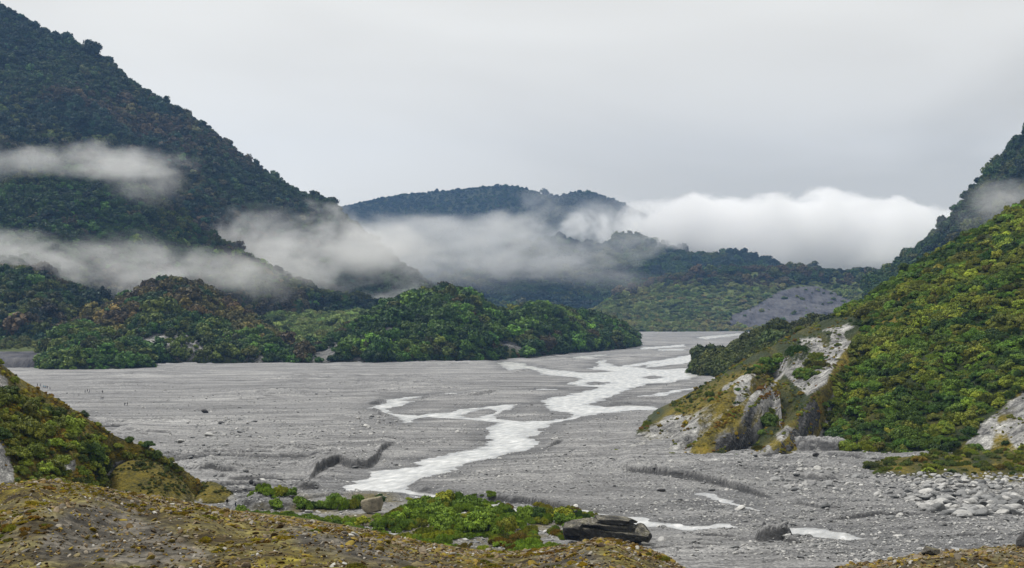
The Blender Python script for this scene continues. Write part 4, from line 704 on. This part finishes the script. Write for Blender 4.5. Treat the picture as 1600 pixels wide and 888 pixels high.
# ------------------------------------------------------------------ boulders
def boulder(name, px, py, size, seed, mat, label, cat='boulder', group=None, rz=0, sub=4, z=None, d=None, tilt=(0, 0), sink=.12, **kw):
    V, Fc = rock_np(seed, sub, **kw); V = V * np.array(size) / 2 / np.abs(V).max(0)
    o = mesh_np(name, V, Fc, [mat], smooth=False)
    g = ground_at(px, py) if d is None else P(px, py, d)
    g = np.array(g, float); g[2] += size[2] * (.5 - sink); o.location = tuple(g); o.rotation_euler = (tilt[0], tilt[1], rz); tag(o, label, cat, group); return o
def slab_boulder():
    rs = np.random.RandomState(3); Vs, Fs, k = [], [], 0
    # bedded block: three stepped layers that overlap, the upper ones set back, all in one mesh
    for (cx, cyy, cz, sx, sy, sz, sd, ry) in [(0, 0, 0, 18, 7, 4.2, 5, .03), (-.8, .8, 2.1, 15, 5.8, 2.2, 6, .05), (1.6, 1.2, 3.1, 9.5, 4.6, 1.5, 7, .02), (-6.6, -.5, 1.2, 5, 6, 3.0, 8, -.12), (7.6, .3, .6, 4, 6, 3.4, 9, .16)]:
        V, Fc = rock_np(sd, 5, cuts=7, flat=1, rough=.1, box=.93); V = V / np.abs(V).max(0) * np.array([sx, sy, sz]) / 2
        V += np.stack([0 * V[:, 0], .35 * n3(V * .9, sd, 4), .22 * n3(V * np.array([.4, .4, 2.2]), sd + 3, 4)], 1)
        V = V @ np.array(Matrix.Rotation(ry, 3, 'Y')).T + np.array([cx, cyy, cz]); Vs.append(V); Fs.append(Fc + k); k += len(V)
    o = mesh_np('slab_boulder', np.vstack(Vs), np.vstack(Fs), [STONE_SLAB], smooth=False); g = ground_at(948, 854); o.location = (g[0], g[1], g[2] + 1.7); o.rotation_euler = (R(6), R(2), -.1)
    tag(o, 'huge flat topped mossy slab boulder with a shaded black front beside the thin stream', 'boulder')
slab_boulder()
boulder('boulder', 584, 806, (5.8, 3, 4.4), 8, STONE_PALE, 'pale upright boulder with brown moss standing among the left shrubs', sub=4, cuts=10, box=.85, rough=.12, tilt=(R(10), R(-14)))
boulder('boulder', 892, 809, (3.8, 2.2, 2.4), 13, STONE_DARK, 'small dark wedge of rock tilted up in the shrubs behind the slab boulder', sub=4, cuts=8, box=.6, tilt=(0, R(-30)))
boulder('boulder', 1455, 869, (1.25, .8, .75), 21, STONE_MOSS, 'brown angular boulder on the moraine crest near the bottom right corner', sub=4, cuts=10, box=.6, d=87, tilt=(0, R(15)))
boulder('boulder', 1598, 860, (.9, .8, 1.5), 22, STONE_DARK, 'black boulder cut off by the right edge of the picture', sub=3, cuts=8, box=.4, d=89)
boulder('boulder', 1275, 722, (2.4, 1.4, 1.4), 23, STONE_DARK, 'small black rock lying before the grey mound at the outcrop foot', sub=3, cuts=8)
boulder('boulder', 320, 646, (3.6, 2, 2), 24, STONE_DARK, 'dark angular rock alone far out on the bed left of the river', sub=3, cuts=8, tilt=(0, R(20)))
boulder('boulder', 392.5, 759.5, (1.2, 1, 1.3), 25, STONE_DARK, 'left one of two small black rocks right of the smaller mossy dome', sub=3, cuts=6)
boulder('boulder', 397.5, 760, (1.2, 1, 1.2), 26, STONE_DARK, 'right one of two small black rocks right of the smaller mossy dome', sub=3, cuts=6)
boulder('boulder', 1477, 829, (1.1, .8, .7), 27, STONE_DARK, 'lone black stone on the bare gravel below the boulder bank', sub=3, cuts=6)
boulder('boulder', 345, 665, (3, 2, 1.4), 28, STONE_DARK, 'flat dark rock beside the debris far left of the river', sub=3, cuts=6)
boulder('boulder', 1033, 769, (2.6, 1.4, .9), 29, STONE_DARK, 'dark flat stone below the long cut bank at right', sub=3, cuts=6)
rs = np.random.RandomState(33)
BMES = [stone_me('boulder', 400 + i, STONE_GREY, 3, cuts=8, flat=.7, rough=.14) for i in range(9)]
def bxy():
    while True:
        px = rs.uniform(1330, 1640); t = rs.rand(); top = np.interp(px, [1340, 1400, 1500, 1600], [738, 742, 742, 748]); bot = np.interp(px, [1330, 1400, 1440, 1500, 1560, 1600], [752, 775, 800, 815, 805, 806])
        py = top + (bot - top) * t
        if rs.rand() < .35 + .65 * ss(1380, 1440, px): return px, py, t
from mathutils.bvhtree import BVHTree
def bvh_of(h): return BVHTree.FromPolygons(h.V.tolist(), h.F.tolist())
B4 = bvh_of(H['R4'])
def drop(bv, x, y):
    hit = bv.ray_cast(Vector((x, y, 400)), Vector((0, 0, -1))); return hit[0].z if hit[0] else None
for i in range(290):
    px, py, t = bxy(); d0 = gd(py)
    # walk the view line down to the bank or the bed
    zz = None
    dirv = (Vector(P(px, py, 100.0)) - Vector((0, 0, CH))).normalized(); hit = B4.ray_cast(Vector((0, 0, CH)), dirv)
    if hit[0] is not None and hit[0].y < d0: x, y, z_ = hit[0]
    else: x, y, z_ = ground_at(px, py)
    s_ = min((1.15 if t < .85 else 1.4) * math.exp(rs.normal() * .36), 1.55) * (.45 + .65 * ss(1400, 1450, px)) * (.6 + .6 * t)
    o = bpy.data.objects.new('boulder', BMES[i % 9]); COL.objects.link(o); o.location = (x, y, z_ + s_ * .2); o.scale = (s_ * rs.uniform(.9, 1.5), s_, s_ * rs.uniform(.7, 1)); o.rotation_euler = (rs.normal() * .25, rs.normal() * .25, rs.rand() * 6.28)
    sz_ = 'large' if s_ > 1.25 else ('small' if s_ < .75 else 'middle sized'); row = 'at the top of the boulder bank' if t < .33 else ('halfway down the boulder bank' if t < .66 else 'at the foot of the boulder bank')
    col_ = 'left end' if px < 1400 else ('left half' if px < 1470 else ('right half' if px < 1540 else 'right end'))
    tag(o, '%s grey boulder %s, %s of it' % (sz_, row, col_), 'boulder', 'boulders of the right bank')
pb, nb = H['R4'].sample(5000, rs, lambda px, py, p: ss(734, 744, py), 1.0); sb_ = .42 * np.exp(rs.normal(size=len(pb)) * .4)
gn_scatter('rubble', pb, np.stack([sb_ * 1.2, sb_, sb_ * .8], 1), rs.rand(len(pb), 3) * [.5, .5, 6.28], np.zeros((len(pb), 3)), C_GREY, 'broken grey rubble filling the bank between the boulders', 'rubble')

# ------------------------------------------------------------------ walkers far out on the bed
def skin_body(name, joints, edges, radii, mat_fn):
    me = bpy.data.meshes.new('sk'); me.from_pydata(joints, edges, []); o = bpy.data.objects.new('sk', me); COL.objects.link(o)
    me.skin_vertices.new(name='') if hasattr(me.skin_vertices, 'new') else None
    md = o.modifiers.new('skin', 'SKIN'); sv = me.skin_vertices
    if len(sv) == 0:
        import bmesh
        bm = bmesh.new(); bm.from_mesh(me); bm.verts.layers.skin.verify(); bm.to_mesh(me); bm.free(); sv = me.skin_vertices
    for i, r in enumerate(radii): sv[0].data[i].radius = (r, r)
    sv[0].data[0].use_root = True
    sb = o.modifiers.new('sub', 'SUBSURF'); sb.levels = 1; sb.render_levels = 1
    dg = bpy.context.evaluated_depsgraph_get(); m2 = bpy.data.meshes.new_from_object(o.evaluated_get(dg)); m2.name = name
    bpy.data.objects.remove(o); return m2
def walker_mesh(k, stride, arm):
    J = [(0,0,.95),(0,0,1.2),(0,0,1.42),(0,0,1.5),(0,-.01,1.62),(0,0,1.72),(.1,0,.9),(.11,-stride*.5,.5),(.11,-stride*.6,.08),(.11,-stride*.6-.14,.04),(-.1,0,.9),(-.11,stride*.2,.5),(-.11,stride*.7,.1),(-.11,stride*.7-.13,.04),
         (.2,0,1.4),(.26,.04,1.12),(.25,-arm,.88),(-.2,0,1.4),(-.26,.04,1.12),(-.25,-.08,.86)]
    E = [(0,1),(1,2),(2,3),(3,4),(4,5),(0,6),(6,7),(7,8),(8,9),(0,10),(10,11),(11,12),(12,13),(2,14),(14,15),(15,16),(2,17),(17,18),(18,19)]
    Rr = [.16,.15,.15,.06,.1,.08,.11,.08,.06,.05,.11,.08,.06,.05,.075,.06,.04,.075,.06,.04]
    return skin_body('person', J, E, Rr, None)
WALK = [walker_mesh(i, st, ar) for i, (st, ar) in enumerate([(.35, .1), (.05, .25), (.25, .2)])]
def cloth(n, c): return plain(n, c)
SKIN = cloth('skin', (.5, .34, .26)); TROU = [cloth('dark_trousers', (.02, .02, .025)), cloth('blue_trousers', (.03, .05, .1))]
JK = {'black': cloth('black_jacket', (.012, .012, .014)), 'white': cloth('white_jacket', (.7, .7, .7)), 'navy': cloth('navy_jacket', (.015, .025, .07)), 'light blue': cloth('light_blue_jacket', (.15, .4, .6)), 'red': cloth('dark_red_jacket', (.12, .03, .03)), 'grey': cloth('grey_jacket', (.12, .12, .13))}
HAIR = cloth('hair', (.03, .02, .015))
def person(px, py, jk, label, k=0, rz=0, group=None, pack=False):
    me = WALK[k % 3].copy(); me.name = 'person'
    me.materials.clear()
    for m_ in (JK[jk], TROU[k % 2], SKIN): me.materials.append(m_)
    for p_ in me.polygons:
        z = p_.center.z; p_.material_index = 2 if (z > 1.52 or (z < .92 and z > .8 and abs(p_.center.x) > .2)) else (1 if z < .93 and abs(p_.center.x) < .2 else 0); p_.use_smooth = True
    o = bpy.data.objects.new('person', me); COL.objects.link(o); g = ground_at(px, py); o.location = tuple(g - [0, 0, .02]); o.rotation_euler = (0, 0, rz); o.scale = (1.05,) * 3
    V, Fc = ICO[2]; hv = V * np.array([.105, .115, .1]) + np.array([0, .015, 1.735]); hh = mesh_np('hair', hv, Fc, [HAIR], parent=o)
    if pack:
        V, Fc = rock_np(3, 3, cuts=0, flat=1, rough=.04, box=.7); mesh_np('backpack', V * np.array([.17, .12, .26]) + np.array([0, .2, 1.2]), Fc, [JK['black']], parent=o)
    tag(o, label, 'person', group)
G_ = 'walkers far out on the gravel bed'
person(355, 791, 'black', 'person all in black walking on the gravel, left of the nearest pair', 0, .5, 'nearest pair of walkers', True)
person(368, 793, 'white', 'person in a pale top and dark trousers, right of the nearest pair', 1, 2.6, 'nearest pair of walkers')
for i, (px, py, jk, lab) in enumerate([
 (58.5,604.5,'grey','person farthest left among the distant walkers, close to the left slope'), (62.8,605.5,'navy','person in dark blue just right of the farthest left walker'),
 (68,608,'light blue','person in pale blue, left one in the tight distant cluster'), (70.5,608,'light blue','person in pale blue, middle one in the tight distant cluster'), (72,608.5,'navy','person in navy, half hidden in the tight distant cluster'), (74,608.5,'navy','person in navy, right one in the tight distant cluster'),
 (78,610,'black','person in dark clothes trailing right behind the distant cluster'), (133,615,'grey','person in grey, left one in the spread row of three walkers'), (136.5,615,'black','person in dark clothes, middle one in the spread row of three walkers'), (140,614.5,'black','person in black, right one in the spread row of three walkers'),
 (160,616.5,'black','single person in dark clothes standing above a pair of walkers'), (158,625,'black','person in black, left one in the pair below the single walker'), (160.8,625.5,'grey','person in grey, right one in the pair below the single walker'),
 (195,634,'black','person in black with backpack, left one in the rightmost distant pair'), (199,633.5,'black','person in black, right one in the rightmost distant pair')]):
    person(px, py, jk, lab, i, i * 1.3, G_, 'backpack' in lab)

# ------------------------------------------------------------------ hut on the pointed left hill
WALLC = plain('grey_wall', (.25, .24, .22)); ROOFC = plain('white_roof', (.75, .76, .76)); DARK = plain('dark_opening', (.02, .02, .025))
def box_mesh(name, x0, x1, y0, y1, z0, z1, mat, parent):
    V = [(x, y, z) for z in (z0, z1) for x, y in ((x0, y0), (x1, y0), (x1, y1), (x0, y1))]
    return mesh_np(name, V, [(0,3,2,1),(4,5,6,7),(0,1,5,4),(1,2,6,5),(2,3,7,6),(3,0,4,7)], [mat], smooth=False, parent=parent)
def gable(name, x0, x1, y0, y1, z0, zr, mat, parent):
    ym = (y0 + y1) / 2; t = .15
    V = [(x0,y0,z0),(x1,y0,z0),(x1,ym,zr),(x0,ym,zr),(x1,y1,z0),(x0,y1,z0)]; V += [(a, b, c + t) for a, b, c in V]
    F4 = [(6,7,8,9),(9,8,10,11),(1,0,3,2),(2,3,5,4),(0,1,7,6),(4,5,11,10),(1,2,8,7),(2,4,10,8),(3,0,6,9),(5,3,9,11)]
    return mesh_np(name, V, F4, [mat], smooth=False, parent=parent)
B_4 = bvh_of(H['L4']); dirv = (Vector(P(247, 474, 100.0)) - Vector((0, 0, CH))).normalized(); hit = B_4.ray_cast(Vector((0, 0, CH)), dirv)[0] or Vector(P(247, 474, 1450))
hut = empty('hut', hit - Vector((0, 6, 1))); tag(hut, 'small hut with two stepped white roofs in the forest of the pointed left hill', 'hut')
wl = box_mesh('wall', -4.6, -.6, -2, 2, -1, 2.2, WALLC, hut); box_mesh('wall', -.4, 5, -2.2, 2.2, -1, 3.4, WALLC, hut)
gable('roof', -5, -.5, -2.6, 2.6, 2.2, 3.7, ROOFC, hut); gable('roof', -.6, 5.4, -2.8, 2.8, 3.4, 5.2, ROOFC, hut)
box_mesh('window', .8, 2, -2.26, -2.2, 1.2, 2.4, DARK, hut); box_mesh('window', 2.8, 4, -2.26, -2.2, 1.2, 2.4, DARK, hut); box_mesh('door', -3, -2, -2.06, -2, -.9, 1.3, DARK, hut)

# ------------------------------------------------------------------ air: one even haze, and the cloud banks lying in the valley
xs = (-4200, 4200); 
hz = bpy.data.materials.new('air'); hz.use_nodes = True; n_, l_ = hz.node_tree.nodes, hz.node_tree.links; n_.clear()
ho = n_.new('ShaderNodeOutputMaterial'); hv = n_.new('ShaderNodeVolumePrincipled'); hv.inputs['Color'].default_value = (.30, .54, .98, 1); hv.inputs['Density'].default_value = HAZE; hv.inputs['Anisotropy'].default_value = .2
l_.new(hv.outputs[0], ho.inputs['Volume'])
def vbox(name, x0, x1, y0, y1, z0, z1, mat):
    return box_mesh(name, x0, x1, y0, y1, z0, z1, mat, None)
tag(vbox('haze', -4500, 4500, -60, 8200, -30, 1000, hz), 'thin blue air between the camera and the far hills', kind='stuff')
def mist(px, py, d, rx, ry, rz, dens, soft, nsc, label, seed=0, warp=.55, edge=(.0, .6), flat=2.0, namp=5.0, stretch=2.5, rot=0):
    c = P(px, py, d); k = d / F; hx, hz_ = rx * k, rz * k
    o = box_mesh('mist', -1, 1, -1, 1, -1, 1, None, None); o.location = tuple(c); o.scale = (hx * 1.25, ry * 1.25, hz_ * 1.25); o.rotation_euler = (0, rot, 0)
    m = bpy.data.materials.new('mist'); m.use_nodes = True; N, L = m.node_tree.nodes, m.node_tree.links; N.clear()
    H_ = M.__new__(M); H_.m = m; H_.N = N; H_.L = L
    tcn = N.new('ShaderNodeTexCoord'); geo = N.new('ShaderNodeNewGeometry')
    sc = N.new('ShaderNodeVectorMath'); sc.operation = 'SCALE'; sc.inputs['Scale'].default_value = 1.25; L.new(tcn.outputs['Object'], sc.inputs[0])
    mp = N.new('ShaderNodeMapping'); mp.inputs['Scale'].default_value = (1 / nsc / stretch, 1 / nsc / 2, 1 / nsc); mp.inputs['Location'].default_value = (seed * 3.7, seed, seed * 1.3); L.new(geo.outputs['Position'], mp.inputs[0])
    nz = N.new('ShaderNodeTexNoise'); nz.inputs['Scale'].default_value = 1; nz.inputs['Detail'].default_value = 6; nz.inputs['Roughness'].default_value = .62; nz.inputs['Distortion'].default_value = .3; L.new(mp.outputs[0], nz.inputs['Vector'])
    sp = N.new('ShaderNodeSeparateXYZ'); L.new(sc.outputs[0], sp.inputs[0])
    ab = lambda v, p: H_.math('POWER', H_.math('ABSOLUTE', v), p)
    r = H_.math('ADD', H_.math('ADD', ab(sp.outputs[0], flat), ab(sp.outputs[1], 2.0)), ab(sp.outputs[2], flat))
    f = H_.math('SUBTRACT', 1.0, r)                                  # 1 in the middle, 0 on the hull
    f = H_.math('ADD', f, H_.math('MULTIPLY_ADD', nz.outputs['Fac'], namp, -namp * .5))
    edgef = H_.math('MULTIPLY', H_.math('SUBTRACT', 1.45, r), 3.0, clamp=True)
    mr = N.new('ShaderNodeMapRange'); mr.interpolation_type = 'SMOOTHSTEP'; mr.inputs[1].default_value = edge[0]; mr.inputs[2].default_value = edge[1]; L.new(f, mr.inputs[0])
    dn = H_.math('MULTIPLY', H_.math('MULTIPLY', mr.outputs[0], edgef), dens)
    pv = N.new('ShaderNodeVolumePrincipled'); pv.inputs['Color'].default_value = (.995, .995, .996, 1); pv.inputs['Anisotropy'].default_value = .0; L.new(dn, pv.inputs['Density'])
    ou = N.new('ShaderNodeOutputMaterial'); L.new(pv.outputs[0], ou.inputs['Volume']); o.data.materials.clear(); o.data.materials.append(m)
    m.cycles.volume_step_rate = 1.0
    tag(o, label, None, kind='stuff'); return o
if MISTS:
    mist(90, 252, 1985, 215, 70, 34, .019, 1, 60, 'thin white streak of mist high on the left mountain', 12, edge=(.15, 1.9), stretch=1.8)
    mist(220, 280, 1990, 90, 60, 60, .011, 1, 50, 'ragged end of the mist streak on the left mountain', 2, edge=(.3, 1.9), stretch=1.2)
    mist(200, 418, 1690, 330, 70, 56, .025, 1, 60, 'band of white mist across the foot of the left mountain', 3, edge=(.1, 2.0), rot=.05, stretch=1.8)
    mist(20, 400, 1690, 170, 60, 42, .011, 1, 60, 'mist over the low left hills', 4, edge=(.1, 2.0), stretch=1.8)
    mist(495, 402, 2120, 240, 100, 82, .024, 1, 75, 'big bank of mist at the end of the left mountain', 5, edge=(.1, 1.9), rot=.12, stretch=1.6)
    mist(750, 420, 2500, 390, 140, 46, .0065, 1, 90, 'pale mist lying over the low ridges behind the central knoll', 6, edge=(0, 2.2), stretch=3)
    mist(760, 378, 4000, 330, 200, 56, .006, 1, 130, 'white cloud layer below the distant hill', 7, edge=(.15, 1.3), stretch=2)
    mist(1225, 380, 5200, 330, 420, 78, .013, 1, 150, 'thick white cloud bank filling the valley mouth', 8, edge=(.05, .5), flat=2.6, namp=3.3, stretch=1.3)
    mist(910, 352, 5250, 130, 160, 40, .004, 1, 150, 'wisp climbing the right end of the distant hill', 9, edge=(.25, 1.8), rot=-.3, stretch=1.5)
    mist(880, 312, 6050, 90, 250, 22, .0022, 1, 150, 'faint cloud on the distant hill top', 10, edge=(.2, 1.6), stretch=1.5)
    mist(1540, 325, 2000, 120, 90, 46, .010, 1, 70, 'wisp of mist crossing the right mountain', 11, edge=(.25, 1.8), rot=-.4, stretch=1.5)
